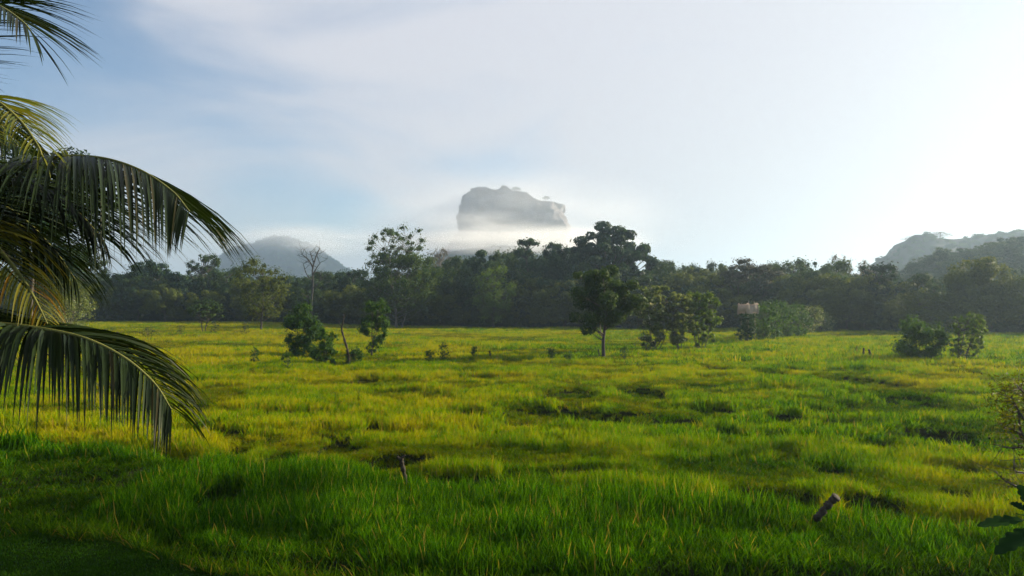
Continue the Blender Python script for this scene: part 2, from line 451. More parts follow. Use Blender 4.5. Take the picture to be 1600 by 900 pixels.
hillB = hill('hill', 'low wooded rise under the great rock', 1190,
     [(560, 484), (620, 445), (660, 412), (690, 396), (740, 388), (800, 384), (860, 384), (900, 390), (940, 408), (1010, 450), (1080, 484)], 210, 330, M['hillgreen'], seed=7)
hillR = hill('hill', 'flat topped hazy ridge at the right edge', 760,
     [(1290, 484), (1340, 440), (1372, 412), (1388, 404), (1400, 392), (1408, 379), (1420, 374), (1450, 371), (1490, 374), (1530, 370), (1570, 367), (1600, 362), (1680, 352), (1800, 362), (1960, 410), (2100, 484)], 120, 250, M['cliff'], seed=9)
hillN = hill('hill', 'nearer wooded slope below the flat ridge at right', 330,
     [(1290, 483), (1350, 460), (1420, 437), (1455, 412), (1500, 405), (1550, 398), (1600, 392), (1700, 382), (1800, 392), (1950, 450), (2050, 484)], 100, 160, M['hillgreen'], seed=12)

def rock():
    D = 1250.0
    top = np.array([(711, 318), (716, 308), (724, 299), (729, 296), (738, 294), (746, 291), (757, 290), (766, 294), (774, 295.5), (781, 293), (785, 289), (792, 288.5),
                    (797, 297), (812, 299), (822, 301), (830, 306), (838, 310), (850, 312), (862, 313), (874, 312), (882, 314), (887, 319), (893, 330)], float)
    ctr = pt(801, 400, D)
    s = D / F
    lft = np.array([(289, 718), (300, 722), (312, 716), (330, 711), (345, 712), (358, 714), (372, 700), (390, 680), (420, 650)], float)
    rgt = np.array([(289, 872), (312, 884), (318, 885), (326, 884), (336, 890), (346, 892), (356, 891), (372, 888), (390, 890), (420, 900)], float)
    mb = []
    nl, na = 64, 150
    th = np.linspace(0, 2 * math.pi, na, endpoint=False)
    V = []
    for k in range(nl):
        t = k / (nl - 1)
        py = 420 - t * (420 - 289)
        l, r = np.interp(py, lft[:, 0], lft[:, 1]), np.interp(py, rgt[:, 0], rgt[:, 1])
        if py < 322: l, r = max(l, 711), min(r, 893)
        c = (l + r) / 2; hw = (r - l) / 2
        e = 0.72
        ux = np.sign(np.cos(th)) * np.abs(np.cos(th)) ** e; uy = np.sign(np.sin(th)) * np.abs(np.sin(th)) ** e
        pxs = c + hw * ux
        tz = np.interp(np.clip(pxs, 711, 893), top[:, 0], top[:, 1])
        z = CAM_H + (HORIZON - np.maximum(py, tz)) * s
        x = (pxs - 800) * s; y = D + 75 + 75 * uy * (0.9 + 0.1 * t)
        V.append(np.stack([x, y, np.broadcast_to(z, x.shape)], -1))
    for q in np.linspace(0.95, 0.02, 22):                       # summit plateau
        pxs = 802 + 91 * q * ux
        tz = np.interp(np.clip(pxs, 711, 893), top[:, 0], top[:, 1])
        V.append(np.stack([(pxs - 800) * s, D + 75 + 75 * q * uy, CAM_H + (HORIZON - tz) * s], -1))
    V = np.array(V)
    nl2 = V.shape[0]
    for a in range(nl2):
        for b in range(na):
            p = Vector(V[a, b])
            d = mnoise.fractal(Vector((p.x / 22, p.y / 22, p.z / 13)), 0.75, 2.1, 6) * 6.5
            d += (mnoise.noise(Vector((p.x / 60, p.y / 60, p.z / 6.5))) ) * 3.0
            ox, oy = p.x - 2, p.y - D - 75
            L = math.hypot(ox, oy) + 1e-3
            if a < nl: V[a, b, 0] += ox / L * d; V[a, b, 1] += oy / L * d * 1.6
            else: V[a, b, 2] += d * 0.35
    V = V.reshape(-1, 3)
    i = np.arange(nl2 - 1)[:, None] * na; j = np.arange(na)[None]; k = (j + 1) % na
    Q = np.stack([i + j, i + k, i + na + k, i + na + j], -1).reshape(-1, 4)
    V = np.concatenate([V, V[-na:].mean(0)[None]])
    T = np.stack([(nl2 - 1) * na + np.arange(na), (nl2 - 1) * na + (np.arange(na) + 1) % na, np.full(na, len(V) - 1)], -1)
    o = obj('rock_outcrop', mk_mesh('rock_outcrop', V, [Q, T], M['rock'], smooth=False))
    tag(o, 'huge sheer pale grey rock with flat broken top standing out of the mist', 'rock')
rock()

# ------------------------------------------------------------------ trees
def crown_clumps(kind, R, z0, z1, rng):
    """list of (x, y, z, r, squash)"""
    out = []; H = z1 - z0; c = (z0 + z1) / 2
    if kind == 'round':
        for _ in range(60):
            d = rng.normal(size=3); d /= np.linalg.norm(d)
            q = rng.uniform(0.35, 0.92)
            r = R * rng.uniform(0.13, 0.30)
            out.append((d[0] * R * q, d[1] * R * q, c + d[2] * H * 0.5 * q * 0.95, r, 0.75))
    elif kind == 'dome':
        for _ in range(150):
            d = rng.normal(size=3); d[2] = abs(d[2]) * 0.9 - 0.12; d /= np.linalg.norm(d)
            q = rng.uniform(0.35, 0.95)
            r = R * rng.uniform(0.10, 0.19)
            out.append((d[0] * R * q, d[1] * R * q, z0 + H * 0.12 + d[2] * H * 0.82 * q, r, 0.6))
    elif kind == 'tall':
        for _ in range(56):
            t = rng.random(); w = 0.45 + 0.55 * math.sin(math.pi * (0.12 + 0.72 * t))
            a = rng.uniform(0, 6.283); q = math.sqrt(rng.random()) * 0.8 * w
            out.append((math.cos(a) * R * q, math.sin(a) * R * q, z0 + H * (0.06 + 0.88 * t), R * rng.uniform(0.15, 0.31) * (0.6 + 0.4 * w), 0.95))
    elif kind == 'umbrella':
        for _ in range(60):
            a = rng.uniform(0, 6.283); q = math.sqrt(rng.random()) * 0.94
            z = z1 - H * (0.10 + 0.55 * q * q + 0.25 * rng.random())
            out.append((math.cos(a) * R * q, math.sin(a) * R * q, z, R * rng.uniform(0.10, 0.22), 0.48))
    elif kind == 'tier':
        for k in range(5):
            t = k / 4
            rad = R * (1.0 - 0.55 * t)
            for _ in range(22 - 3 * k):
                a = rng.uniform(0, 6.283); q = rng.uniform(0.15, 0.95)
                out.append((math.cos(a) * rad * q, math.sin(a) * rad * q, z0 + H * (0.12 + 0.80 * t) + rng.uniform(-.04, .04) * H, R * rng.uniform(0.12, 0.22), 0.42))
    elif kind == 'airy':
        for _ in range(95):
            t = rng.random() ** 0.8; w = 0.55 + 0.45 * math.sin(math.pi * (0.05 + 0.8 * t))
            a = rng.uniform(0, 6.283); q = math.sqrt(rng.random()) * 0.97 * w
            out.append((math.cos(a) * R * q, math.sin(a) * R * q, z0 + H * (0.04 + 0.93 * t), R * rng.uniform(0.09, 0.19), 0.75))
    elif kind == 'forked':                                      # full lower crown, thin broken top
        for _ in range(75):
            t = rng.uniform(0.06, 0.66); a = rng.uniform(0, 6.283); q = math.sqrt(rng.random()) * (0.75 + 0.3 * math.sin(math.pi * t / 0.7))
            out.append((math.cos(a) * R * q * 0.92 + 0.10 * R, math.sin(a) * R * q, z0 + H * t, R * rng.uniform(0.12, 0.24), 0.85))
        for _ in range(60):
            t = rng.uniform(0.55, 0.98); a = rng.uniform(0, 6.283); q = math.sqrt(rng.random()) * (1.0 - 0.35 * (t - 0.55))
            out.append((math.cos(a) * R * q * 0.85 - 0.08 * R, math.sin(a) * R * q * 0.85, z0 + H * t, R * rng.uniform(0.07, 0.13), 0.7))
    elif kind == 'bush':
        for _ in range(12):                                     # upright shoots
            a = rng.uniform(0, 6.283); q = math.sqrt(rng.random()) * 0.75
            out.append((math.cos(a) * R * q, math.sin(a) * R * q, z0 + H * rng.uniform(0.62, 0.9) * (1 - 0.3 * q * q), R * rng.uniform(0.09, 0.15), 2.0))
        for _ in range(46):
            a = rng.uniform(0, 6.283); t = rng.random(); w = 0.72 + 0.28 * math.sin(math.pi * t)
            q = math.sqrt(rng.random()) * 0.80 * w
            out.append((math.cos(a) * R * q, math.sin(a) * R * q, z0 + H * (0.04 + 0.80 * t * (1 - 0.35 * q)), R * rng.uniform(0.13, 0.28), 0.9))
    return out

def tree_meshes(name, kind, H, R, base, leafmat, barkmat, seed, leaf=0.5, nleaf=4000, tr=None, stems=1, aspect=0.55, lean=0.0, twigs=True, spread=0.25, fill=0.5, sides=6, upward=0.35):
    rng = np.random.default_rng(seed)
    z0, z1 = H * base, H
    cl = crown_clumps(kind, R, z0, z1, rng)
    if kind == 'bush': cl = [(x * 1.12, y * 1.12, min(z * 1.14, H - 0.4 * r), r, s) for x, y, z, r, s in cl]
    if kind in ('round', 'tall', 'dome'): cl = [(x * 1.28, y * 1.28, z, r * 1.12, s) for x, y, z, r, s in cl]
    cl = [(x + lean * z, y, z, r, s) for x, y, z, r, s in cl]
    tr = tr or H * 0.022
    tb = MB()
    hubs = []
    for sI in range(stems):
        a = rng.uniform(0, 6.283)
        off = np.array([math.cos(a), math.sin(a), 0]) * (0 if stems == 1 else spread * R * rng.uniform(0.1, 0.5))
        tip = np.array([math.cos(a) * R * spread * (1 if stems > 1 else 0.3), math.sin(a) * R * spread * (1 if stems > 1 else 0.3), z0 + (z1 - z0) * rng.uniform(0.6, 0.78)])
        tip[0] += lean * tip[2]
        mid = (off + tip) / 2 + rng.normal(size=3) * R * 0.05
        P = catmull([off - [0, 0, 0.4], off * 0.9 + [0, 0, H * 0.03], off + (mid - off) * 0.55 + rng.normal(size=3) * 0.02 * H, mid, tip], 5)
        rad = np.linspace(tr, tr * 0.35, len(P)); rad[:3] *= [1.5, 1.4, 1.2]
        tb.tube(P, rad / (1 if stems == 1 else 1.25), sides + 1)
        hubs.append(P)
    for (x, y, z, r, s) in cl:
        P = hubs[rng.integers(len(hubs))]
        k = np.argmin(np.abs(P[:, 2] - (z - 0.45 * math.hypot(x, y) - 0.1 * R)))
        k = max(k, len(P) // 4)
        b = P[k]; e = np.array([x, y, z - 0.15 * r])
        m_ = (b + e) / 2 + np.array([0, 0, -0.10 * np.linalg.norm(e - b)]) + rng.normal(size=3) * 0.05 * R
        L = bez(b, m_, e, 5)
        tb.tube(L, np.linspace(tr * 0.30, tr * 0.07, 5), 4)
        if twigs:
            for _ in range(3):
                d = rng.normal(size=3); d[2] = abs(d[2]) * 0.6; d = d / np.linalg.norm(d) * r * 0.9
                tb.tube(np.array([L[3], L[3] * 0.3 + e * 0.7 + d * 0.4, e + d]), [tr * 0.10, tr * 0.06, tr * 0.03], 3)
    lb = MB()
    w = np.array([c[3] ** 2 for c in cl]); w /= w.sum()
    cnt = rng.multinomial(nleaf, w)
    for (x, y, z, r, s), n in zip(cl, cnt):
        d = rng.normal(size=(n, 3)); d /= np.linalg.norm(d, axis=1)[:, None]
        q = fill + (1 - fill) * rng.random(n) ** 0.6 if fill > 0.45 and kind in ('round', 'dome') else np.clip(np.abs(rng.normal(0, 0.72, n)), 0, 1.7)
        q *= 1 + 0.25 * rng.normal(size=n) * (rng.random(n) < 0.25)
        P = d * (r * q)[:, None] * [1, 1, s] + [x, y, z]
        nr_ = d * 1.1 + [0, 0, upward] + rng.normal(size=(n, 3)) * 0.42
        sh = rng.normal() * 0.10
        lb.leaves(P, nr_, leaf * rng.uniform(0.45, 1.45, n), rng, aspect, 0.12, v=np.clip(rng.random(n) * 0.8 + 0.1 + sh, 0, 1))
    return tb.mesh(name + '_trunk', barkmat, True), lb.mesh(name + '_crown', leafmat)

def place_tree(name, meshes, loc, label, cat='tree', group=None, rz=0.0, s=1.0, crown='crown', trunk='trunk'):
    e = empty(name, loc, rz, s)
    obj(trunk, meshes[0], e); obj(crown, meshes[1], e)
    tag(e, label, cat, group)
    return e

# prototypes for the wood (unit: 16 m tall, about 6 m radius); copies share the mesh data
PROTO = {}
def proto(key, *a, **k): PROTO[key] = (tree_meshes('forest_' + key, *a, **k), a[1], a[2])
proto('round', 'round', 16.0, 6.0, 0.16, M['dark'], M['bark'], 11, leaf=0.62, nleaf=10000)
proto('round2', 'round', 16.0, 6.2, 0.14, M['mid'], M['bark'], 12, leaf=0.62, nleaf=10000)
proto('tall', 'tall', 18.0, 4.6, 0.12, M['dark'], M['bark'], 13, leaf=0.6, nleaf=9000)
proto('dome', 'dome', 18.0, 7.5, 0.30, M['dark'], M['bark'], 14, leaf=0.62, nleaf=30000)
proto('umbrella', 'umbrella', 16.0, 7.0, 0.45, M['dark'], M['bark'], 15, leaf=0.55, nleaf=8000)
proto('grey', 'umbrella', 16.0, 7.5, 0.30, M['grey'], M['bark'], 16, leaf=0.45, nleaf=10000, stems=3, spread=0.5)
proto('tier', 'tier', 17.0, 5.5, 0.35, M['dark'], M['bark'], 17, leaf=0.55, nleaf=7500)
proto('twiggy', 'umbrella', 15.0, 6.0, 0.45, M['twig'], M['palebark'], 18, leaf=0.34, nleaf=1700, stems=2, spread=0.4)
proto('light', 'tall', 14.0, 4.6, 0.14, M['olive'], M['bark'], 19, leaf=0.45, nleaf=6500)
proto('airy', 'airy', 16.0, 5.5, 0.25, M['mid'], M['palebark'], 20, leaf=0.46, nleaf=9000)
proto('round3', 'round', 15.0, 6.0, 0.12, M['olive'], M['bark'], 23, leaf=0.58, nleaf=10000)
proto('tall2', 'tall', 17.0, 4.8, 0.10, M['mid'], M['bark'], 24, leaf=0.56, nleaf=10000)
proto('shrub', 'bush', 6.0, 3.4, 0.0, M['mid'], M['bark'], 21, leaf=0.45, nleaf=3200, stems=3)
proto('shrubd', 'bush', 6.0, 3.4, 0.0, M['dark'], M['bark'], 22, leaf=0.45, nleaf=3200, stems=3)

def forest_tree(key, px, toppy, wpx, label, back=0.0, base_py=None, rz=None, cat='tree', group='trees along the forest edge', name='forest_tree'):
    """a tree of the wood: bearing and crown top taken from the photograph, depth = edge of the wood + back metres"""
    ms, h0, r0 = PROTO[key]
    b = np.arctan2((px - 800) / F, 1)
    d = float(np.interp(b, np.arctan2(FR[:, 0], FR[:, 1]), np.hypot(FR[:, 0], FR[:, 1]))) + back
    x, y = d * math.sin(b), d * math.cos(b)
    if base_py is not None:
        p = at(px, base_py); x, y = p[0], p[1]
    gz = float(ground(x, y))
    top = pt(px, toppy, y)[2]
    w = wpx / F * y
    rnd = random.Random(int(px * 7 + toppy))
    sx = w / (2 * r0 * 1.02)
    e = place_tree(name, ms, (x, y, gz - 0.1), label, cat, group, rnd.uniform(0, 6.28) if rz is None else rz, (sx, sx, (top - gz) / h0))
    return e

TREES = [
 # kind, px, top py, width px, back, label
 ('airy', 136, 391, 66, 22, 'pale airy tree rising above the left tree line beside the palm fronds'),
 ('tall2', 178, 424, 62, 10, 'low rounded dark tree just right of the pale airy tree at far left'),
 ('umbrella', 236, 399, 96, 14, 'broad flat-crowned dark tree under the tip leaflets of the upper palm frond'),
 ('round2', 214, 428, 60, 0, 'dark tree below the broad flat-crowned one at left'),
 ('airy', 316, 396, 56, 8, 'tree with loose leafy top under the tip of the upper palm frond'),
 ('round', 284, 418, 64, 4, 'dark tree between the flat-crowned and the loose-topped tree at left'),
 ('tall2', 352, 414, 52, 10, 'dark tree in front of the blue hill, left of the olive tree'),
 ('round3', 258, 440, 46, -8, 'small olive green tree in front of the dark wood at left'),
 ('round', 452, 424, 52, 14, 'dark tree just right of the olive tree under the blue hill'),
 ('round2', 514, 421, 66, 14, 'rounded dark tree right of the bare dead tree'),
 ('tall', 548, 419, 50, 10, 'dark tree at the left flank of the tall airy tree'),
 ('tall2', 484, 452, 54, -6, 'green tree hiding the foot of the bare dead tree'),
 ('twiggy', 688, 379, 62, 60, 'thin-leaved pinkish tree left of the great rock'),
 ('round', 662, 412, 60, 10, 'dark tree directly right of the tall airy tree'),
 ('round2', 706, 397, 62, 12, 'dark round tree under the thin-leaved pinkish tree'),
 ('dome', 762, 386, 92, 22, 'broad dark tree under the left half of the great rock'),
 ('tier', 824, 371, 74, 16, 'tree with layered flat boughs below the middle of the great rock'),
 ('tier', 866, 377, 54, 22, 'smaller layered tree between the great rock and the big domed tree'),
 ('round', 806, 412, 80, 4, 'dense dark tree right of the light green tree'),
 ('round', 726, 424, 64, 2, 'dense dark tree left of the light green tree'),
 ('dome', 955, 338, 134, 20, 'tallest tree of the wood, a big dark dome with sky showing through'),
 ('round', 880, 418, 84, 2, 'dense dark tree at the left foot of the big dome'),
 ('round2', 1010, 424, 76, 2, 'dense dark tree at the right foot of the big dome'),
 ('round2', 1034, 402, 62, 24, 'hazy green tree next to the right edge of the big dome'),
 ('round3', 1092, 399, 84, 20, 'flat-topped olive tree above the wispy field shrubs'),
 ('grey', 1168, 393, 128, 8, 'wide grey-brown thorny tree with many visible boughs above the hut'),
 ('round', 1090, 432, 80, 0, 'dark tree behind the wispy field shrubs'),
 ('tall2', 1238, 401, 66, 30, 'hazy blue-green tree right of the wide grey tree'),
 ('round', 1266, 448, 62, 4, 'low dark rounded tree behind the hedge right of the hut'),
 ('twiggy', 1310, 390, 64, 48, 'bare-looking umbrella tree above the hazy right wood'),
 ('round2', 1304, 404, 76, 36, 'hazy tree under the bare-looking umbrella crown'),
 ('twiggy', 1352, 399, 50, 56, 'small bare-looking crown left of the tall dark tree at right'),
 ('tall', 1376, 408, 74, 6, 'tall dark column-like tree left of the flat ridge'),
 ('round3', 1322, 446, 70, 2, 'dark tree between the hedge and the tall dark tree at right'),
 ('round2', 1440, 424, 88, 12, 'tree with layered tilted crown right of the tall dark tree'),
 ('light', 1434, 458, 84, -3, 'sunlit olive bushy tree behind the round bush at right'),
 ('round2', 1500, 424, 70, 36, 'hazy round tree below the middle of the flat ridge'),
 ('round2', 1548, 434, 74, 10, 'dark round tree near the right edge'),
 ('tall', 1588, 440, 60, 4, 'dark tree cut by the right edge of the picture'),
 ('round3', 1494, 466, 60, 2, 'dark low tree behind the lighter bush at right'),
]
for kd, px, ty, w, back, lab in TREES:
    forest_tree(kd, px, ty, w, lab, back)
# trees standing in front of the wood, made for their place
def field_tree(name, kind, px, base_py, top_py, wpx, base, leafmat, barkmat, seed, label, cat='tree', group=None, crown='crown', trunk='trunk', **kw):
    p = at(px, base_py); s = p[1] / F
    H = pt(px, top_py, p[1])[2] - p[2]
    ms = tree_meshes(name, kind, H, wpx / 2 * s, base, leafmat, barkmat, seed, **kw)
    return place_tree(name, ms, (p[0], p[1], p[2] - 0.05), label, cat, group, crown=crown, trunk=trunk)
field_tree('airy_tree', 'forked', 622, 510, 356, 118, 0.15, M['leafy'], M['palebark'], 31, 'tall airy tree with pale forked trunk left of the great rock', leaf=0.45, nleaf=30000, stems=3, tr=0.26, spread=0.35)
field_tree('olive_tree', 'tall', 408, 515, 402, 74, 0.16, M['olive'], M['bark'], 32, 'sunlit olive tree with slim trunk under the blue hill', leaf=0.42, nleaf=8000, tr=0.25)
field_tree('small_tree', 'umbrella', 319, 517, 461, 58, 0.28, M['mid'], M['bark'], 33, 'small spreading tree with low forked trunk at far left of the field', leaf=0.34, nleaf=4500, stems=2, tr=0.16)
field_tree('light_tree', 'tall', 772, 511, 413, 58, 0.12, M['light'], M['bark'], 34, 'light green rounded tree against the dark wood under the rock', leaf=0.4, nleaf=8000, tr=0.2)
field_tree('lone_tree', 'round', 943, 552, 398, 104, 0.18, M['mid'], M['bark'], 35, 'lone dark green tree with bare straight trunk standing in the rice', leaf=0.28, nleaf=19000, tr=0.24, sides=8)
field_tree('far_left_tree', 'round', 74, 521, 404, 116, 0.1, M['olive'], M['bark'], 36, 'bushy yellow-green tree behind the golden palm frond', leaf=0.34, nleaf=9000, stems=3)
field_tree('flowering_shrub', 'bush', 104, 524, 462, 96, 0.02, M['wisp'], M['bark'], 37, 'grey-green shrub with pale flecks of blossom at far left', 'shrub', leaf=0.26, nleaf=5200, stems=4)
field_tree('big_dark_tree', 'round', 48, 540, 208, 225, 0.30, M['dark'], M['bark'], 38, 'tall dark tree showing through behind the palm fronds', leaf=0.45, nleaf=34000, tr=0.35)
# shrubs in the field
SHR = 'shrubs standing in the rice'
def shrub(px, b, t, w, mat, seed, label, kind='bush', base=0.0, leaf=0.22, n=4200, stems=4, **kw):
    field_tree('field_shrub', kind, px, b, t, w, base, mat, M['bark'], seed, label, 'shrub', SHR, leaf=leaf, nleaf=n, stems=stems, crown='foliage', trunk='stems', tr=kw.pop('tr', 0.07), **kw)
shrub(470, 549, 473, 66, M['bright'], 41, 'largest dark green shrub of the left cluster, with two leafy trunks', n=17000, base=0.0)
shrub(507, 564, 513, 44, M['bright'], 42, 'low dense shrub in front of the largest one at left', n=5500)
shrub(581, 549, 464, 40, M['bright'], 43, 'tall narrow shrub leaning right, under the airy tree', n=7000, kind='tall', base=0.03, lean=0.10)
shrub(553, 563, 541, 34, M['bright'], 44, 'knee-high shrub at the foot of the crooked dead stem', n=1300, leaf=0.18, tr=0.04)
shrub(1020, 542, 446, 62, M['wisp'], 45, 'wispy upright shrub with pale leaf tips, left of the three by the lone tree', kind='airy', base=0.05, n=9000, stems=7, spread=0.8, leaf=0.30)
shrub(1064, 542, 456, 48, M['wisp'], 46, 'wispy shrub in the middle of the three by the lone tree', kind='airy', base=0.06, n=7000, stems=6, spread=0.8, leaf=0.30)
shrub(1096, 541, 455, 56, M['light'], 47, 'greener shrub at the right of the three by the lone tree', kind='airy', base=0.05, n=9000, stems=6, spread=0.7, leaf=0.30)
shrub(1441, 555, 496, 78, M['bright'], 48, 'dense round dark bush at the right of the field', n=16000)
shrub(1502, 556, 488, 58, M['light'], 49, 'lighter bush leaning right beside the round dark bush', kind='airy', base=0.05, n=3000, lean=0.22, stems=5, spread=0.6, leaf=0.26)
HEDGE = [(1192, 529, 474, 50), (1211, 527, 468, 48), (1229, 525, 472, 46), (1246, 522, 474, 44), (1264, 519, 478, 44), (1283, 517, 485, 40)]
HL = ['nearest shrub of the hedge, beside the hut', 'second shrub of the hedge counting from the hut', 'third shrub of the hedge counting from the hut', 'fourth shrub of the hedge counting from the hut', 'fifth shrub of the hedge counting from the hut', 'last and farthest shrub of the hedge from the hut']
for k, ((px, b, t, w), lb_) in enumerate(zip(HEDGE, HL)):
    field_tree('hedge_shrub', 'tall', px, b, t, w, 0.02, M['bright'] if k < 4 else M['wisp'], M['bark'], 50 + k, 'green ' + lb_, 'shrub', 'hedge of shrubs behind the hut', leaf=0.3, nleaf=3000, stems=4, crown='foliage', trunk='stems', tr=0.07)
field_tree('climber_column', 'tall', 1166, 532, 488, 30, 0.0, M['dark'], M['bark'], 58, 'dark leafy climber column under the hut', 'climber', leaf=0.26, nleaf=3200, stems=3, crown='foliage', trunk='stems', tr=0.08)
SMALL = [(448, 569, 546, 22, 'bright', 'small leafy weed left of the low dense shrub'), (398, 558, 540, 16, 'bright', 'thin weed standing alone left of the shrub cluster'),
 (693, 553, 532, 20, 'bright', 'pointed leafy weed in the middle left of the field'), (671, 553, 546, 20, 'bright', 'low green tuft beside the pointed weed'),
 (741, 553, 538, 12, 'bright', 'slim weed just right of the pointed one'), (138, 534, 508, 26, 'dark', 'dark bush below the flowering shrub at left'),
 (165, 520, 509, 42, 'dark', 'low dark bush in the far left field'), (231, 520, 509, 28, 'dark', 'low bush standing alone in the far left field'),
 (283, 517, 505, 18, 'olive', 'tiny bush left of the small spreading tree'), (383, 517, 499, 16, 'dark', 'dark sapling at the foot of the olive tree'),
 (862, 553, 541, 16, 'bright', 'pale weed left of the lone tree'), (889, 557, 549, 22, 'bright', 'low tuft left of the lone tree trunk'),
 (975, 551, 538, 16, 'bright', 'small weed right of the lone tree trunk'), (1010, 541, 512, 20, 'dark', 'dark leafy base shoot at the wispy left shrub'), (336, 515, 496, 16, 'dark', 'dark sapling beside the small spreading tree')]
for k, (px, b, t, w, m_, lb_) in enumerate(SMALL):
    field_tree('weed', 'bush', px, b + 3, t, w, 0.0, M[m_], M['bark'], 70 + k, lb_, 'weed', 'weeds and tufts in the field', leaf=0.15, nleaf=420, stems=3, crown='foliage', trunk='stems', tr=0.025)
# trees on the ridge and on the rock
def ridge_tree(key, px, toppy, wpx, D, basepy, label):
    ms, h0, r0 = PROTO[key]
    b = pt(px, basepy, D); t = pt(px, toppy, D)
    sx = wpx / F * D / (2 * r0)
    place_tree('ridge_tree', ms, tuple(b), label, 'tree', 'trees on the far ridges', px * 0.3, (sx, sx, (t[2] - b[2]) / h0))
ridge_tree('twiggy', 1467, 361, 42, 762, 378, 'wide thin umbrella tree silhouetted on the flat ridge')
ridge_tree('twiggy', 1425, 368, 34, 757, 384, 'thin tree at the left end of the flat ridge')
ridge_tree('twiggy', 1398, 388, 22, 757, 408, 'small tree on the steep left end of the ridge')
ridge_tree('round', 1382, 398, 22, 757, 416, 'round tree at the foot of the steep ridge end')
ridge_tree('round', 1588, 361, 40, 757, 374, 'round tree on the ridge at the right edge')
ridge_tree('umbrella', 853, 305, 12, 1322, 318, 'tiny tree on the right shoulder of the great rock')
ridge_tree('umbrella', 806, 291, 16, 1322, 304, 'tiny flat tree on the summit of the great rock')

# ------------------------------------------------------------------ instanced vegetation masses (uncountable)
def instancer(name, P, rot, scl, idx, protos, tint, shade_tint, label, cat):
    me = bpy.data.meshes.new(name)
    n = len(P)
    me.vertices.add(n); me.vertices.foreach_set('co', np.asarray(P, np.float32).ravel())
    for k, a, ty in (('rot', rot, 'FLOAT_VECTOR'), ('scl', scl, 'FLOAT_VECTOR'), ('idx', idx, 'INT'), ('tint', tint, 'FLOAT'), ('shade_tint', shade_tint, 'FLOAT')):
        at_ = me.attributes.new(k, ty, 'POINT')
        at_.data.foreach_set('vector' if ty == 'FLOAT_VECTOR' else 'value', np.asarray(a, np.int32 if ty == 'INT' else np.float32).ravel())
    o = obj(name, me)
    g = bpy.data.node_groups.new(name, 'GeometryNodeTree')
    g.interface.new_socket('Geometry', in_out='INPUT', socket_type='NodeSocketGeometry')
    g.interface.new_socket('Geometry', in_out='OUTPUT', socket_type='NodeSocketGeometry')
    gi = g.nodes.new('NodeGroupInput'); go = g.nodes.new('NodeGroupOutput')
    jn = g.nodes.new('GeometryNodeJoinGeometry')
    for p in protos:
        oi = g.nodes.new('GeometryNodeObjectInfo'); oi.inputs[0].default_value = p
        oi.inputs['As Instance'].default_value = True
        g.links.new(oi.outputs['Geometry'], jn.inputs[0])
    ip = g.nodes.new('GeometryNodeInstanceOnPoints')
    g.links.new(gi.outputs[0], ip.inputs['Points']); g.links.new(jn.outputs[0], ip.inputs['Instance'])
    ip.inputs['Pick Instance'].default_value = True
    def na(nm, ty):
        a = g.nodes.new('GeometryNodeInputNamedAttribute'); a.data_type = ty; a.inputs[0].default_value = nm
        return a.outputs[0]
    g.links.new(na('idx', 'INT'), ip.inputs['Instance Index'])
    er = g.nodes.new('FunctionNodeEulerToRotation')
    g.links.new(na('rot', 'FLOAT_VECTOR'), er.inputs[0]); g.links.new(er.outputs[0], ip.inputs['Rotation'])
    g.links.new(na('scl', 'FLOAT_VECTOR'), ip.inputs['Scale'])
    g.links.new(ip.outputs[0], go.inputs[0])
    md = o.modifiers.new('instances', 'NODES'); md.node_group = g
    tag(o, label, cat, kind='stuff')
    return o
def unlinked(name, me): return bpy.data.objects.new(name, me)

def blade_clump(name, seed, n, rad, h, w, segs, mat, lean=0.35, heads=0.12):
    rng = np.random.default_rng(seed)
    mb = MB()
    for b in range(n):
        a = rng.uniform(0, 6.283); q = rad * math.sqrt(rng.random())
        p = np.array([math.cos(a) * q, math.sin(a) * q, -0.05])
        L = h * rng.uniform(0.62, 1.12)
        a2 = rng.uniform(0, 6.283); ln = lean * rng.uniform(0.1, 1.0)
        d = np.array([math.cos(a2) * ln, math.sin(a2) * ln, 1.0]); d /= np.linalg.norm(d)
        hd = np.array([math.cos(a2), math.sin(a2), 0])
        side = np.array([-math.sin(a2), math.cos(a2), 0]) if rng.random() < .7 else hd
        rot = rng.uniform(0, 6.283); side = np.array([math.cos(rot), math.sin(rot), 0])
        droop = rng.uniform(0.1, 1.0) if rng.random() < 0.85 else rng.uniform(1.2, 2.6)
        ww = w * rng.uniform(0.7, 1.3)
        V = []; st = L / segs
        prof = [0.8, 1.0, 0.75, 0.45] if segs > 2 else [0.9, 0.8]
        for k in range(segs):
            V.append(p - side * ww / 2 * prof[min(k, len(prof) - 1)]); V.append(p + side * ww / 2 * prof[min(k, len(prof) - 1)])
            p = p + d * st
            d = d + hd * droop * 0.16 * (k + 1) / segs * 2 + np.array([0, 0, -0.05 * droop * (k + 1)]); d /= np.linalg.norm(d)
        V.append(p)
        Q = [[2 * k, 2 * k + 1, 2 * k + 3, 2 * k + 2] for k in range(segs - 1)]
        T = [[2 * segs - 2, 2 * segs - 1, 2 * segs]]
        v = rng.random() * 0.9 if rng.random() > heads else 0.9 + 0.1 * rng.random()
        mb.add(V, Q, T, v)
    return unlinked(name, mb.mesh(name, mat))

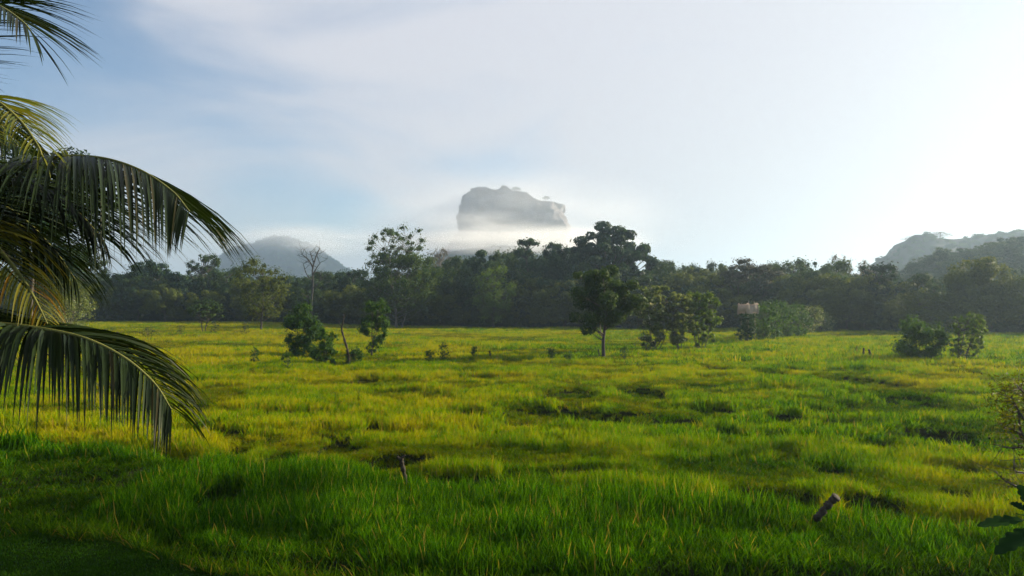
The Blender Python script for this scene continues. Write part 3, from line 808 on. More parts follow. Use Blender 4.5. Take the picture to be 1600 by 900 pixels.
def bund_y(x): return np.interp(x, BUND[:, 0], BUND[:, 1])
def crop(x, y):
    """crop height factor"""
    h = 0.82 + 0.5 * (fbm(x / 5.0, y / 4.0, 21, 3) - 0.5) + 0.6 * (fbm(x / 1.3, y / 1.3, 23, 2) - 0.5)
    bd = np.where(y < 70, fbm(x / 6.0, y / 2.6, 51, 3), fbm(x / 15.0, y / 6.5, 52, 3))
    h = h * (1 - 0.5 * sstep(0.52, 0.64, bd)) * (1 + 0.25 * sstep(0.50, 0.36, bd))
    wob = 0.35 * (fbm(x / 1.6, y / 1.6, 31, 3) - 0.5)
    for cx, cy_, rx, ry, dp in HW:
        q = np.sqrt(((x - cx) / rx) ** 2 + ((y - cy_) / ry) ** 2) + wob * 1.6
        h = h * (1 - dp * sstep(1.05, 0.75, q))
    # scattered smaller lodged spots
    sp_ = fbm(x / 3.6, y / 2.2, 77, 3)
    h = h * (1 - 0.62 * sstep(0.60, 0.66, sp_) * sstep(16, 24, y))
    db = y - bund_y(x)
    near = sstep(0.15, -0.2, db)
    strip = sstep(-0.1, 0.3, db) * sstep(2.3, 1.2, db + 0.6 * wob)
    h = h * (1 - 0.62 * strip) * (1 + 0.14 * near)
    return np.clip(h, 0.40, 1.5), strip, near
ZONES = [(330, 540, 280, 26, 0.95), (560, 528, 170, 14, 0.85), (620, 545, 150, 16, 0.7), (180, 600, 220, 40, 0.68), (420, 605, 240, 30, 0.75), (480, 670, 260, 30, 0.85), (840, 575, 240, 20, 0.75), (1060, 582, 90, 16, 0.75),
 (120, 660, 160, 30, 0.75), (700, 690, 200, 22, 0.65), (1240, 560, 150, 14, 0.55), (1480, 580, 120, 16, 0.75), (1330, 535, 220, 14, 0.62), (1500, 528, 150, 9, 0.55), (1150, 522, 200, 8, 0.62), (850, 525, 250, 10, 0.65), (1450, 700, 130, 30, 0.45), (1300, 790, 220, 14, 0.6), (1150, 600, 120, 14, 0.4), (380, 515, 260, 10, 0.8)]
def tints(x, y, z):
    px, py = project(x, y, z + 0.5)
    w = np.full(x.shape, 0.22); t = 0.36 * w + 0.10 * w * sstep(60, 95, y)
    for cx, cy_, rx, ry, tv in ZONES:
        g = np.exp(-((px - cx) / rx) ** 2 - ((py - cy_) / ry) ** 2)
        w = w + g; t = t + g * tv
    t = t / w
    t = t + 1.05 * (fbm(x / 7, y / 5, 41, 4) - 0.47) + 0.75 * (fbm(x / 0.9, y / 0.9, 43, 3) - 0.5)
    return t
RICE = [
 ('near', 8.0, 30.0, 0.155, [blade_clump('rice_clump', 100 + k, 24, 0.15, 0.50, 0.019, 4, M['rice'], 0.40, 0.035) for k in range(6)], 'dense green rice stems of the nearest plot and its edge'),
 ('middle', 30.0, 72.0, 0.34, [blade_clump('rice_clump', 110 + k, 32, 0.30, 0.56, 0.034, 3, M['rice'], 0.45, 0.06) for k in range(6)], 'patchy yellow green rice across the middle of the field'),
 ('far', 72.0, 262.0, 0.86, [blade_clump('rice_clump', 120 + k, 44, 0.72, 0.56, 0.095, 2, M['rice'], 0.5, 0.05) for k in range(6)], 'golden green rice of the far plots up to the wood'),
]
rng = np.random.default_rng(5)
for nm, r0, r1, sp_, protos, lab in RICE:
    ext = r1
    gx, gy = np.meshgrid(np.arange(-ext * 0.80, ext * 0.80, sp_), np.arange(max(r0 * 0.72, 3), ext, sp_))
    x = (gx + rng.uniform(-.5, .5, gx.shape) * sp_).ravel(); y = (gy + rng.uniform(-.5, .5, gy.shape) * sp_).ravel()
    r = np.hypot(x, y)
    jit = r + rng.uniform(-1.5, 1.5, r.shape) * (r0 / 30)
    k = (jit > r0) & (jit < r1) & (np.abs(np.arctan2(x, y)) < math.radians(40)) & (r < forest_edge(x, y) + 3) & (y > lawn_edge(x) + 0.55)
    x, y = x[k], y[k]
    h, strip, near = crop(x, y)
    keep = rng.random(len(x)) < np.clip(h * 2.2, 0.7, 1)
    x, y, h, strip, near = x[keep], y[keep], h[keep], strip[keep], near[keep]
    z = ground(x, y)
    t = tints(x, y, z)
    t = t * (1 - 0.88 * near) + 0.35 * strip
    t = t + rng.normal(0, 0.13, len(x))
    shade_tint = np.clip(0.42 * strip + 0.5 * (rng.random(len(x)) < 0.12) + 0.75 * sstep(0.56, 0.42, h), 0, 0.7) * rng.uniform(0.4, 1, len(x))  # shade painted into low crop, the bund strip and random clumps
    n = len(x)
    rot = np.stack([rng.normal(0, 0.10, n), rng.normal(0, 0.10, n), rng.uniform(0, 6.283, n)], -1)
    # flattened crop leans over
    hs = h * rng.uniform(0.68, 1.28, n)
    wd = np.clip(0.75 + 0.3 * h, 0.7, 1.2) * rng.uniform(0.9, 1.15, n)
    instancer('rice_' + nm if False else 'rice_crop', np.stack([x, y, z], -1), rot, np.stack([wd, wd, hs], -1), rng.integers(0, 6, n), protos, np.clip(t, 0, 1), shade_tint, lab, 'rice')

# the mown lawn and the rough grass along its edge
protos = [blade_clump('lawn_tuft', 140 + k, 14, 0.12, 0.11, 0.024, 2, M['lawn'], 0.7, 0.03) for k in range(3)]
gx, gy = np.meshgrid(np.arange(-17, 9, 0.105), np.arange(8.5, 21, 0.105))
x = (gx + rng.uniform(-.06, .06, gx.shape)).ravel(); y = (gy + rng.uniform(-.06, .06, gy.shape)).ravel()
k = (y < lawn_edge(x) + 0.15) & (np.abs(np.arctan2(x, y)) < math.radians(42))
x, y = x[k], y[k]; n = len(x)
z = ground(x, y) + 0.045
rot = np.stack([np.zeros(n), np.zeros(n), rng.uniform(0, 6.283, n)], -1)
s = (0.35 + 1.2 * fbm(x / 0.7, y / 0.7, 61, 3)) * rng.uniform(0.6, 1.4, n)
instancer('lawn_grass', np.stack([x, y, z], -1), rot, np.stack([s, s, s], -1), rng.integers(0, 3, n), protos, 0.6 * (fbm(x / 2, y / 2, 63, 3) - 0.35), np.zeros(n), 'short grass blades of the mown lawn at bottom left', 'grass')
protos = [blade_clump('rough_grass_tuft', 150 + k, 18, 0.16, 0.62, 0.024, 5, M['rice'], 1.1, 0.1) for k in range(3)]
x = rng.uniform(-16, 10, 1500); y = lawn_edge(x) - 0.15 + np.abs(rng.normal(0, 0.6, 1500)); n = len(x)
sc_ = rng.uniform(0.3, 1.05, n)
instancer('rough_grass', np.stack([x, y, ground(x, y)], -1), np.stack([rng.normal(0, .1, n), rng.normal(0, .1, n), rng.uniform(0, 6.28, n)], -1), np.stack([sc_, sc_, sc_], -1), rng.integers(0, 3, n), protos, rng.uniform(0, 0.3, n), rng.uniform(0.1, 0.75, n), 'arching rough grass along the lawn edge', 'grass')  # tufts carry random painted shade to darken the bank

# the depth of the wood behind its edge, the wooded slopes, and the undergrowth at its foot
protos = [unlinked('wood_tree', PROTO[k][0][1]) for k in ('round', 'round2', 'tall', 'tall2')]
P = []; S = []
for ring in range(9):
    for b in np.arange(-44, 44, 1.45 - 0.04 * ring):
        bb = math.radians(b + rng.uniform(-.5, .5))
        fx, fy = math.sin(bb), math.cos(bb)
        d = float(forest_edge(fx, fy)) + 7 + ring * 15 + rng.uniform(-4, 4)
        px = 800 + F * fx / fy
        cap = np.interp(px, [-400, 100, 180, 300, 360, 460, 560, 650, 700, 780, 880, 1000, 1100, 1240, 1300, 1400, 1500, 1600, 2000], [415, 425, 428, 420, 428, 432, 430, 425, 412, 394, 394, 416, 416, 414, 418, 436, 432, 425, 425])
        top = pt(px, cap + rng.uniform(0, 38), d * fy)[2]
        P.append((d * fx, d * fy, float(ground(d * fx, d * fy)))); hh = max(top, 5) / 16.0
        S.append((rng.uniform(0.65, 0.95), rng.uniform(0.65, 0.95), hh))
n = len(P)
instancer('forest', P, np.stack([np.zeros(n), np.zeros(n), rng.uniform(0, 6.28, n)], -1), S, rng.integers(0, 4, n), protos, np.zeros(n), np.zeros(n), 'dense dark wood behind the trees of the forest edge', 'forest')
P = []; S = []
for (XX, YY, ZZ), cnt, lo, hi, sl in ((hillN, 420, 0.2, 0.56, (0.45, 0.75)), (hillR, 1300, 0.10, 0.60, (0.35, 0.6)), (hillL, 2600, 0.1, 0.55, (0.6, 1.0)), (hillB, 1500, 0.1, 0.55, (0.3, 0.5))):
    for _ in range(cnt):
        a = rng.integers(2, XX.shape[0] - 2); b = int(XX.shape[1] * rng.uniform(lo, hi))
        if XX is hillR[0] and b > XX.shape[1] * 0.44 and XX[a, b] < 440: continue
        P.append((XX[a, b], YY[a, b], ZZ[a, b] - 3)); q = rng.uniform(*sl); S.append((q, q, q * rng.uniform(0.6, 0.8)))
n = len(P)
instancer('hillside_forest', P, np.stack([np.zeros(n), np.zeros(n), rng.uniform(0, 6.28, n)], -1), S, rng.integers(0, 4, n), protos, np.zeros(n), np.zeros(n), 'hazy forest covering the distant hills', 'forest')
protos = [unlinked('undergrowth_bush', PROTO[k][0][1]) for k in ('shrub', 'shrubd', 'round3')]
b = np.radians(np.arange(-42, 42, 0.42)) + rng.uniform(-.003, .003, 200)
b = np.concatenate([b, b + 0.003]); fx, fy = np.sin(b), np.cos(b)
d = forest_edge(fx, fy) + rng.uniform(-4, 8, len(b))
x, y = d * fx, d * fy; n = len(x)
s = rng.uniform(0.30, 1.05, n); ui = rng.integers(0, 3, n); s = np.where(ui == 2, s * 0.34, s)
instancer('undergrowth', np.stack([x, y, ground(x, y)], -1), np.stack([np.zeros(n), np.zeros(n), rng.uniform(0, 6.28, n)], -1), np.stack([s, s, s * rng.uniform(.6, 1.1, n)], -1), ui, protos, np.zeros(n), np.zeros(n), 'undergrowth along the foot of the wood', 'undergrowth')

# ------------------------------------------------------------------ dead wood, stumps, posts, hut
def bare_tree():
    p = at(488, 508); p[1] += 6; p[0] *= (p[1]) / (p[1] - 6)
    D = p[1]; rngb = random.Random(4)
    e = empty('dead_tree', (p[0], D, float(ground(p[0], D)) - 0.1))
    base = np.array(e.location)
    mb = MB(); br = MB()
    q = lambda x, y, dy=0: pt(x, y, D) - base + [0, dy, 0]
    mb.tube(catmull([[0, 0, -.3], q(487, 470), q(489, 445), q(488, 425), q(491, 408)], 5), np.linspace(0.30, 0.15, 21), 8)
    obj('trunk', mb.mesh('trunk', M['greybark'], True), e)
    def limb(P, r0, lev):
        P = catmull(P, 4)
        br.tube(P, np.linspace(r0, r0 * 0.4, len(P)), 5)
        if lev:
            for _ in range(4):
                k = rngb.randrange(len(P) // 2, len(P)); L = rngb.uniform(0.6, 1.6) * (1 + lev * 0.5)
                d = np.array([rngb.uniform(-1, 1), rngb.uniform(-1, 1), rngb.uniform(0.1, 1.0)]); d = d / np.linalg.norm(d) * L
                limb([P[k], P[k] + d * 0.5 + [0, 0, -.1], P[k] + d], r0 * 0.4, lev - 1)
    limb([q(491, 410), q(494, 400), q(499, 389)], 0.2, 2)
    limb([q(489, 418), q(482, 408, 1), q(474, 400, 1), q(469, 397, 1)], 0.2, 2)
    limb([q(488, 430), q(497, 418, -1), q(503, 410, -1)], 0.18, 2)
    limb([q(488, 440), q(478, 428, .5), q(473, 412, .5)], 0.17, 2)
    limb([q(490, 450), q(500, 440, -.5), q(504, 424, -1)], 0.15, 2)
    limb([q(491, 412), q(487, 402), q(484, 392)], 0.15, 1)
    obj('branches', br.mesh('branches', M['greybark'], True), e)
    tag(e, 'bare dead pale tree with twisted branches in front of the blue hill', 'dead tree')
bare_tree()
def stick(name, pxs, label, r0, r1, mat='deadwood', cat='stump', forks=(), h=GT, lean=False, seed=1):
    p = at(*pxs[0], h); D = p[1]
    e = obj(name, None) if False else None
    base = np.array([p[0], D, p[2]])
    P = [pt(a, b, D) - base for a, b in pxs]
    P = [P[0] * [1, 1, 0] + [0, 0, -0.3] if not lean else P[0] - 0.9 * (P[1] - P[0])] + P
    P = catmull(P, 6)
    rs = random.Random(seed)
    R = np.linspace(r0, r1, len(P)) * np.array([rs.uniform(0.72, 1.22) for _ in P])
    P = P + np.array([[rs.uniform(-1, 1) * r1 * 0.22, rs.uniform(-1, 1) * r1 * 0.22, 0] for _ in P])
    mb = MB(); mb.tube(P, R, 9)
    for f in forks:
        Q = catmull([pt(a, b, D) - base for a, b in f], 5)
        mb.tube(Q, np.linspace(r1 * 0.8, r1 * 0.4, len(Q)), 6)
    o = obj(name, mb.mesh(name, M[mat], True), None, base)
    tag(o, label, cat)
stick('dead_sapling', [(545, 564), (543, 548), (538, 530), (534, 515), (536, 503), (538, 490)], 'thin crooked dead stem among the left shrubs', 0.15, 0.04, cat='dead tree', forks=[[(535, 512), (531, 507), (529, 500)]])
stick('tree_stump', [(632, 748), (629, 730), (626, 716)], 'dark weathered stump post at the edge of the near rice plot', 0.075, 0.055, forks=[[(626, 718), (630, 714), (633, 711)], [(626, 718), (622, 715), (621, 713)]])
stick('fallen_log', [(1285, 800), (1296, 787), (1306, 776)], 'leaning dark log sticking out of the rice at right', 0.075, 0.085, lean=True)
stick('fence_stake', [(1349, 552), (1350, 544)], 'left one of two short dark stakes near the round bush', 0.11, 0.10, cat='stake')
stick('fence_stake', [(1359, 552), (1358, 546)], 'right one of two short dark stakes near the round bush', 0.13, 0.11, cat='stake')
stick('fence_stake', [(766, 555), (765, 548)], 'short dark stake in the middle of the field', 0.10, 0.08, cat='stake')
stick('broken_stump', [(169, 541), (172, 532), (177, 523)], 'broken dark stump above the lower palm frond', 0.22, 0.26, forks=[[(176, 526), (181, 522), (184, 519)]])
stick('fence_stake', [(936, 553), (935, 546)], 'short stake beside the lone tree trunk', 0.07, 0.06, cat='stake')
def hut():
    p = at(1169, 531); D = p[1]; s = D / F
    e = empty('watch_hut', (p[0], D, p[2]), 0.38)
    b = np.array([p[0], D, p[2]])
    zb, zt = (pt(1169, 488, D) - b)[2], (pt(1169, 475.5, D) - b)[2]
    w = 21 * s
    for sx in (-1, 1):
        for sy in (-1, 1):
            mb = MB(); top = zt + (0.5 if sy < 0 else 0.2)
            mb.tube([[sx * w * 0.28, sy * 0.8, -0.4], [sx * w * 0.30, sy * 0.8, zb], [sx * w * 0.24, sy * 0.78, top]], [0.05, 0.045, 0.03], 7)
            obj('post', mb.mesh('post', M['boards'], True), e)
    mb = MB(); mb.box((0, 0, zb - 0.08), (w * 1.04, 2.0, 0.10)); obj('platform', mb.mesh('platform', M['boards']), e)
    # cloth-covered sides, sagging, open toward the left end
    nx, nz = 25, 9
    for side, y in (('front', -0.95), ('back', 0.95)):
        u = np.linspace(-0.5, 0.5, nx)[:, None]; v = np.linspace(0, 1, nz)[None]
        Xc = u * w * (1 + 0.0 * v); 
        Yc = y + 0.10 * np.sin(u * 22) * (1 - v) + 0.06 * np.sin(u * 9 + v * 4) + 0.10 * np.sin(v * math.pi) * np.sign(y)
        Zc = zb + (zt - zb) * v - 0.22 * np.cos(u * 6.5) * v + 0.10 * u - (1 - v) * (0.16 + 0.14 * np.sin(u * 17) ** 2)
        V = np.stack([Xc + 0 * Yc, Yc, Zc], -1).reshape(-1, 3)
        i = np.arange(nx - 1)[:, None] * nz; j = np.arange(nz - 1)[None]
        Q = np.stack([i + j, i + nz + j, i + nz + 1 + j, i + 1 + j], -1).reshape(-1, 4)
        V2 = V + [0, 0.03, 0]
        me = mk_mesh('side_cloth', np.concatenate([V, V2]), [np.concatenate([Q, Q[:, ::-1] + len(V)])], M['cloth'], smooth=True)
        obj('side_cloth', me, e)
    for sx in (-1, 1):
        mb = MB(); mb.box((sx * w * 0.495, 0, (zb + zt) / 2), (0.05, 1.8, (zt - zb) * 0.9)); obj('end_board', mb.mesh('end_board', M['boards']), e)
    for yy in (-1.0, 1.0):
        mb = MB(); mb.tube([[-w * 0.54, yy, zt - 0.08], [0, yy, zt - 0.02], [w * 0.54, yy, zt + 0.04]], 0.05, 6); obj('rail', mb.mesh('rail', M['boards'], True), e)
    tag(e, 'beige cloth-sided watch hut on posts rising above the hedge', 'hut')
hut()

# ------------------------------------------------------------------ coconut palm at the left
rngp = np.random.default_rng(77)
def leaflet(base, d, L, w, droop, twist, v, kink=None):
    """one folded leaflet: a V-shaped strip that bends under its own weight; returns vertices relative to base"""
    n = 6; p = np.zeros(3); V = []
    d = d / np.linalg.norm(d); side0 = None
    for k in range(n + 1):
        t = k / n
        sd = np.cross(d, [0, 0, 1.0])
        if np.linalg.norm(sd) < 0.15: sd = side0 if side0 is not None else np.array([1.0, 0, 0])
        sd = sd / np.linalg.norm(sd)
        if side0 is not None and sd @ side0 < 0: sd = -sd
        side0 = sd
        nrm = np.cross(sd, d)
        sd2 = sd * math.cos(twist) + nrm * math.sin(twist)
        nr2 = np.cross(sd2, d)
        ww = w * (0.45 + 1.9 * t if t < 0.3 else 1.02 * (1 - ((t - 0.3) / 0.7) ** 1.6) + 0.03)
        V += [p - sd2 * ww * 0.5 + nr2 * ww * 0.22, p.copy(), p + sd2 * ww * 0.5 + nr2 * ww * 0.22]
        p = p + d * L / n
        if kink is not None and k == kink: d = np.array([d[0] * 0.15, d[1] * 0.15, -1.0])
        d = d + np.array([0, 0, -droop * (0.35 + t) / n]); d /= np.linalg.norm(d)
    Q = []
    for k in range(n):
        a = 3 * k
        Q += [[a, a + 1, a + 4, a + 3], [a + 1, a + 2, a + 5, a + 4]]
    return np.array(V), Q
palm_loc = np.array([-8.4, 8.6, 0.0]); palm_loc[2] = float(ground(palm_loc[0], palm_loc[1]))
palm = empty('coconut_palm', palm_loc)
tag(palm, 'coconut palm whose fronds arch in from the left edge', 'palm tree')
crownp = np.array([-7.9, 8.5, 6.0])
mb = MB()
P = catmull([[0, 0, -.3], [-.05, 0, .3], [0.1, -.05, 2.2], [0.35, -.1, 4.4], list(crownp - palm_loc)], 8)
mb.tube(P, np.interp(np.linspace(0, 1, len(P)), [0, .08, .2, 1], [.30, .24, .17, .14]) * (1 + 0.05 * np.sin(np.arange(len(P)) * 2.1)), 12)
obj('trunk', mb.mesh('trunk', M['bark'], True), palm)
def frond(pts, leafL, npair, mat, droop, single, lbl=None, w=0.034, spread=0.9, fwd=0.6, lift=0.1, tipscale=0.45, kinks=0.0, t0=0.12, r0=0.035, sides=(-1, 1), rollsign=1.0, dn=0.0):
    P = catmull(np.array(pts) - palm_loc, 14)
    e = empty('frond', (0, 0, 0)); e.parent = palm
    if lbl: e['label'] = lbl
    mb = MB(); mb.tube(P, np.linspace(r0, 0.006, len(P)), 6)
    obj('rachis', mb.mesh('rachis', M['rachis'], True), e)
    seg = np.linalg.norm(np.diff(P, axis=0), axis=1); cum = np.concatenate([[0], np.cumsum(seg)]); tot = cum[-1]
    T = np.gradient(P, axis=0); T /= np.linalg.norm(T, axis=1)[:, None]
    allm = MB()
    nsing = 0
    for k in range(npair - 1, -1, -1):
        t = t0 + (1 - t0) * (k + 0.5) / npair
        b = np.array([np.interp(t * tot, cum, P[:, c]) for c in range(3)])
        tg = np.array([np.interp(t * tot, cum, T[:, c]) for c in range(3)]); tg /= np.linalg.norm(tg)
        lat = np.cross(tg, [0, 0, 1.0]); lat /= np.linalg.norm(lat) + 1e-9
        upv = np.cross(lat, tg)
        for sg in sides:
            L = leafL * (0.55 + 0.9 * math.sin(math.pi * min(1, 0.22 + 0.62 * t))) / 1.4 * rngp.uniform(0.9, 1.08)
            if t > 0.75: L *= 1 - (1 - tipscale) * (t - 0.75) / 0.25
            d = lat * sg * spread + tg * (fwd + 1.1 * max(0, t - 0.6)) + upv * (lift + rngp.normal(0, .06)) + np.array([0, 0, -dn])
            kk = int(rngp.integers(2, 5)) if rngp.random() < kinks and sg * rollsign > 0 else None
            v = float(np.clip(rngp.random() * 0.85 + (0.15 if t > 0.8 else 0), 0, 1))
            Vl, Ql = leaflet(b, d, L, w * rngp.uniform(0.8, 1.1) * (1 - 0.4 * max(0, t - 0.7) / 0.3), droop * rngp.uniform(0.75, 1.3), rngp.normal(0, 0.35), v, kk)
            nsing += 1
            if single and nsing <= 150:
                me = mk_mesh('leaflet', Vl, [np.array(Ql)], mat, {'v': np.full(len(Vl), v)}, True)
                obj('leaflet', me, e, b)
            else: allm.add(Vl + b, Ql, None, v)
    if allm.n:
        o = obj('leaflets', allm.mesh('leaflets', mat, True), e); o['kind'] = 'stuff'
    return e
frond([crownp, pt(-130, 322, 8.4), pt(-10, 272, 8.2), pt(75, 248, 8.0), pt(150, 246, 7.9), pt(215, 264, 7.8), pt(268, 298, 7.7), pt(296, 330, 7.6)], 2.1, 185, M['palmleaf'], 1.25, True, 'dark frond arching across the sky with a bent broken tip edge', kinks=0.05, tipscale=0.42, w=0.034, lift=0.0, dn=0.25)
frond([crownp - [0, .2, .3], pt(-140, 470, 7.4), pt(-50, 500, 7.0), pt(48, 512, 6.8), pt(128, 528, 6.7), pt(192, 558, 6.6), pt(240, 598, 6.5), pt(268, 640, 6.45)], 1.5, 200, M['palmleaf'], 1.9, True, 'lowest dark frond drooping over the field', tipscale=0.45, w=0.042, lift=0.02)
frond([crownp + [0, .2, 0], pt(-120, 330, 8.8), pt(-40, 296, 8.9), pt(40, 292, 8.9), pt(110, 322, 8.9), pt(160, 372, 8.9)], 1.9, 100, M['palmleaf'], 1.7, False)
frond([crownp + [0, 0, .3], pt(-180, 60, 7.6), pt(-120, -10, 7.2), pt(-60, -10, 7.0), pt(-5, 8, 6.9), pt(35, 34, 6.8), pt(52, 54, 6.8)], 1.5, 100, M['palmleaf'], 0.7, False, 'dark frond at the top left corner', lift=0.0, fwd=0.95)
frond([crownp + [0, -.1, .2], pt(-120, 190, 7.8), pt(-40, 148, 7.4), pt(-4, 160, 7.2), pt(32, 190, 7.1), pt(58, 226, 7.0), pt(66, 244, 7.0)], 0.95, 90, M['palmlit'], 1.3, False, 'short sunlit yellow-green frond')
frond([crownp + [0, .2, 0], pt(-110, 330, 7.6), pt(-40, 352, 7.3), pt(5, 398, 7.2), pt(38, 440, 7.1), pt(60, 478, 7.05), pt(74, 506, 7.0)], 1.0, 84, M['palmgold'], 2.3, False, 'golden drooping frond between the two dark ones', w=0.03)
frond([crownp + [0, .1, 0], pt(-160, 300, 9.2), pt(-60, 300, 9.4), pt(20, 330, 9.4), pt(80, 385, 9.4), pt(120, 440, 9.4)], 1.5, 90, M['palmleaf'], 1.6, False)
frond([crownp + [0, .1, .1], pt(-170, 190, 9.0), pt(-80, 150, 9.2), pt(-20, 175, 9.3), pt(30, 230, 9.3)], 1.5, 90, M['palmleaf'], 1.4, False)
for k, (a, e_) in enumerate([(100, 0.9), (150, 0.3), (195, 0.7), (240, 0.2), (285, 0.8)]):
    ar = math.radians(a); dv = np.array([math.cos(ar), math.sin(ar), 0])
    frond([crownp, crownp + dv * 1.2 + [0, 0, 1.0 * e_ + .2], crownp + dv * 2.8 + [0, 0, 1.3 * e_], crownp + dv * 4.0 + [0, 0, 0.5 * e_ - 0.5], crownp + dv * 4.6 + [0, 0, -1.6 + e_]], 1.5, 70, M['palmleaf'], 1.4, False)

# ------------------------------------------------------------------ shrub and lobed leaves at the right edge
def edge_shrub():
    base = np.array([5.15, 7.6, 0.0]); base[2] = float(ground(base[0], base[1]))
    e = empty('garden_shrub', base)
    rs = np.random.default_rng(9)
    tb, lb = MB(), MB()
    D = 7.6
    q = lambda a, b, dy=0.0: pt(a, b, D + dy) - base
    tb.tube(catmull([[0, 0, -.2], [.05, 0, 1.2], list(q(1635, 790)), list(q(1640, 700)), list(q(1632, 620))], 6), np.linspace(.05, .018, 25), 8)
    limbs = [[(1640, 780), (1600, 765), (1572, 752), (1556, 738)], [(1640, 720), (1605, 700), (1580, 700), (1553, 694)], [(1640, 715), (1602, 690), (1590, 675), (1568, 668)],
             [(1638, 690), (1604, 660), (1585, 630), (1580, 618)], [(1638, 700), (1598, 680), (1590, 640), (1572, 622)], [(1632, 640), (1610, 620), (1590, 606)], [(1636, 670), (1612, 650), (1600, 625), (1596, 600)], [(1640, 770), (1606, 742), (1586, 735), (1585, 715)]]
    for L in limbs:
        dy = rs.uniform(-.3, .3)
        P = catmull([q(a, b, dy * (k > 0)) for k, (a, b) in enumerate(L)], 6)
        tb.tube(P, np.linspace(0.016, 0.004, len(P)), 5)
        for _ in range(14):
            k = rs.integers(len(P) // 3, len(P)); d = rs.normal(size=3) * [1, 1, .7] + [-.5, 0, .3]; d = d / np.linalg.norm(d) * rs.uniform(.08, .28)
            tw = np.array([P[k], P[k] + d * .55 + rs.normal(size=3) * .015, P[k] + d])
            tb.tube(tw, [0.004, 0.003, 0.0015], 3)
            up = P[k][2] > q(1580, 690)[2]
            n = int(rs.integers(10, 24)) if up else int(rs.integers(0, 9))
            c = tw[1] + (tw[2] - tw[1]) * rs.random((n, 1)) + rs.normal(size=(n, 3)) * 0.055
            lb.leaves(c, rs.normal(size=(n, 3)) + [0, 0, .5], rs.uniform(.02, .045, n), rs, 0.4)
    obj('branches', tb.mesh('branches', M['bark'], True), e); obj('foliage', lb.mesh('foliage', M['fine'], False), e)
    tag(e, 'thin twiggy shrub with fine yellow-green leaves at the right edge', 'shrub')
edge_shrub()
def lobed_plant():
    base = np.array([4.75, 6.2, 0.0]); base[2] = float(ground(base[0], base[1]))
    e = empty('lobed_leaf_plant', base)
    D = 6.2; q = lambda a, b, dy=0.0: pt(a, b, D + dy) - base
    mb = MB(); hub = q(1640, 838)
    mb.tube(catmull([[0, 0, -.2], list(hub * [.6, 1, .5]), list(hub), list(hub + [0.02, 0, .35])], 6), np.linspace(.04, .018, 19), 8)
    obj('stem', mb.mesh('stem', M['bark'], True), e)
    def leaf(a, t, wd, nrm, seed):
        a, t = np.array(a), np.array(t); ax = t - a; L = np.linalg.norm(ax); ax /= L
        nrm = np.array(nrm, float); nrm -= nrm @ ax * ax; nrm /= np.linalg.norm(nrm); sd = np.cross(nrm, ax)
        rs = np.random.default_rng(seed)
        # lobed outline: half widths along the midrib, deep notches between lobes
        ts = np.linspace(0, 1, 34)
        env = np.sin(np.pi * np.clip(ts * 0.9 + 0.08, 0, 1)) ** 0.7
        lob = 0.62 + 0.38 * np.abs(np.cos(ts * math.pi * 4.5)) ** 0.7
        hw = wd * env * lob * (1 - 0.25 * ts) + 0.002
        V = []
        for k, tt in enumerate(ts):
            m_ = a + ax * L * tt + nrm * (-0.10 * L * tt * tt)
            sw = ax * hw[k] * 0.55
            V += [m_ + sd * hw[k] + sw + nrm * hw[k] * .22, m_ + sd * hw[k] * .5 + sw * .5 + nrm * hw[k] * .16, m_, m_ - sd * hw[k] * .5 + sw * .5 + nrm * hw[k] * .16, m_ - sd * hw[k] + sw + nrm * hw[k] * .22]
        Q = [[5 * k + c, 5 * k + c + 1, 5 * k + c + 6, 5 * k + c + 5] for k in range(33) for c in range(4)]
        lf = obj('leaf', mk_mesh('leaf', V, [np.array(Q)], M['bigleaf'], {'v': np.full(len(V), rs.random())}, True), e)
        st = MB(); st.tube(bez(hub, (hub + a) / 2 + [0, 0, .06], a, 5), np.linspace(.010, .006, 5), 5)
        obj('petiole', st.mesh('petiole', M['rachis'], True), lf)
    leaf(q(1596, 812), q(1532, 816, -.15), .06, (0.1, -.5, .85), 1)
    leaf(q(1612, 828), q(1560, 858, -.3), .08, (0.05, -.55, .8), 2)
    leaf(q(1606, 800), q(1580, 784, .1), .055, (0, -.4, .9), 3)
    leaf(q(1618, 815), q(1590, 798, .3), .06, (0, -.6, .8), 4)
    leaf(q(1622, 806), q(1592, 755, .2), .06, (-.3, -.6, .6), 5)
    leaf(q(1660, 830), q(1730, 850, -.2), .11, (0, -.3, .9), 6)
    leaf(q(1650, 800), q(1690, 745, .1), .10, (.2, -.6, .7), 7)
    tag(e, 'dark plant with large lobed leaves at the lower right corner', 'plant')
lobed_plant()

# a tall unseen tree added outside the frame on the right to cast shade on the lawn and the near left corner
ms = tree_meshes('shade_tree', 'umbrella', 22.0, 4.9, 0.78, M['dark'], M['bark'], 91, leaf=0.5, nleaf=6000, tr=0.32)
sh = np.array([-14.2, 15.8, 0]) + np.array(SUN_DIR) * 55
place_tree('shade_tree', ms, (sh[0], sh[1], float(ground(sh[0], sh[1])) - 0.1), 'unseen umbrella-crowned tree added right of the view to shade the lawn', 'tree')

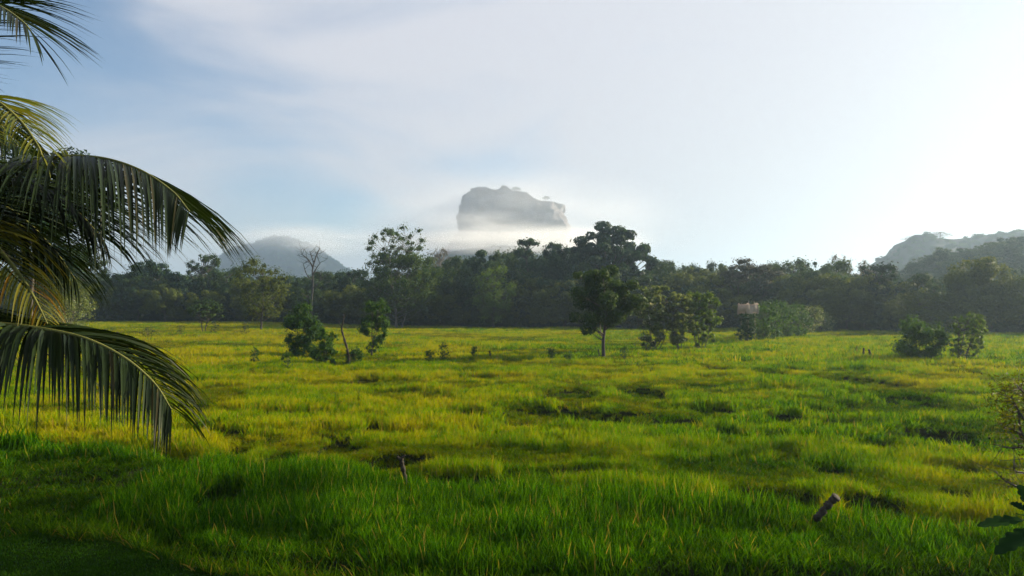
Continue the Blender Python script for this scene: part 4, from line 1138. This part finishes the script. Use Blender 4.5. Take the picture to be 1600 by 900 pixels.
# ------------------------------------------------------------------ air
def volume_mat(name, col, dens, aniso, falloff=False, nscale=4.0, thr=(0.4, 0.62)):
    m, n, l = new_mat(name)
    pv = N(n, 'ShaderNodeVolumePrincipled')
    pv.inputs['Color'].default_value = (*col, 1)
    pv.inputs['Anisotropy'].default_value = aniso
    pv.inputs['Density'].default_value = dens
    if falloff:
        t = N(n, 'ShaderNodeTexCoord')
        vm = N(n, 'ShaderNodeVectorMath', operation='MULTIPLY_ADD'); vm.inputs[1].default_value = (2, 2, 2); vm.inputs[2].default_value = (-1, -1, -1)
        l.new(t.outputs['Generated'], vm.inputs[0])
        ln = N(n, 'ShaderNodeVectorMath', operation='LENGTH'); l.new(vm.outputs[0], ln.inputs[0])
        fo = N(n, 'ShaderNodeMapRange', interpolation_type='SMOOTHSTEP'); l.new(ln.outputs['Value'], fo.inputs[0])
        fo.inputs[1].default_value = 1.0; fo.inputs[2].default_value = 0.25; fo.inputs[3].default_value = 0.0; fo.inputs[4].default_value = 1.0
        nz = N(n, 'ShaderNodeTexNoise'); nz.inputs['Scale'].default_value = nscale; nz.inputs['Detail'].default_value = 3
        l.new(t.outputs['Generated'], nz.inputs['Vector'])
        nr_ = N(n, 'ShaderNodeMapRange'); l.new(nz.outputs[0], nr_.inputs[0]); nr_.inputs[1].default_value = thr[0]; nr_.inputs[2].default_value = thr[1]; nr_.inputs[3].default_value = 0.25; nr_.inputs[4].default_value = 1.0
        l.new(mth(n, l, 'MULTIPLY', mth(n, l, 'MULTIPLY', fo.outputs[0], nr_.outputs[0]), dens), pv.inputs['Density'])
    o = N(n, 'ShaderNodeOutputMaterial'); l.new(pv.outputs[0], o.inputs['Volume'])
    if not falloff: 
        try: m.volume_intersection_method = m.volume_intersection_method
        except Exception: pass
    return m
def mist(px, py, rx, ry, D, depth, dens, label, nscale):
    c = pt(px, py, D); s = D / F
    th = np.linspace(0, 2 * math.pi, 28, endpoint=False); ph = np.linspace(-math.pi / 2, math.pi / 2, 15)[1:-1]
    V = [[math.cos(t) * math.cos(p) * rx * s, math.sin(t) * math.cos(p) * depth, math.sin(p) * ry * s] for p in ph for t in th]
    V += [[0, 0, -ry * s], [0, 0, ry * s]]
    n = len(th); m = len(ph)
    i = np.arange(m - 1)[:, None] * n; j = np.arange(n)[None]; k = (j + 1) % n
    Q = np.stack([i + j, i + k, i + n + k, i + n + j], -1).reshape(-1, 4)
    T = [[m * n, (b + 1) % n, b] for b in range(n)] + [[m * n + 1, (m - 1) * n + b, (m - 1) * n + (b + 1) % n] for b in range(n)]
    o = obj('mist_bank', mk_mesh('mist_bank', V, [Q, np.array(T)], volume_mat('mist', (0.97, 0.975, 0.99), dens, 0.3, True, nscale)), None, c)
    tag(o, label, 'mist', kind='stuff')
mist(815, 378, 240, 30, 1255, 180, 0.018, 'white mist bank wrapping the foot of the great rock', 7.0)
mist(800, 378, 235, 24, 985, 110, 0.020, 'low mist in front of the wooded rise under the great rock', 6.0)
mist(735, 353, 130, 32, 1165, 80, 0.010, 'patch of mist drifting across the left foot of the great rock', 6.0)
mist(800, 345, 300, 90, 1260, 260, 0.0032, 'thin veil of mist around the great rock', 4.0)
mist(475, 376, 200, 28, 2150, 330, 0.0050, 'thin mist capping the blue hill at left', 4.0)
mb = MB(); mb.box((0, 0, 121.0), (11200, 11200, 246.0))
hz = obj('haze', mb.mesh('haze', volume_mat('haze', (0.57, 0.76, 0.97), 0.00030, 0.58)))
tag(hz, 'thin morning haze filling the air over the field', 'haze', kind='stuff')
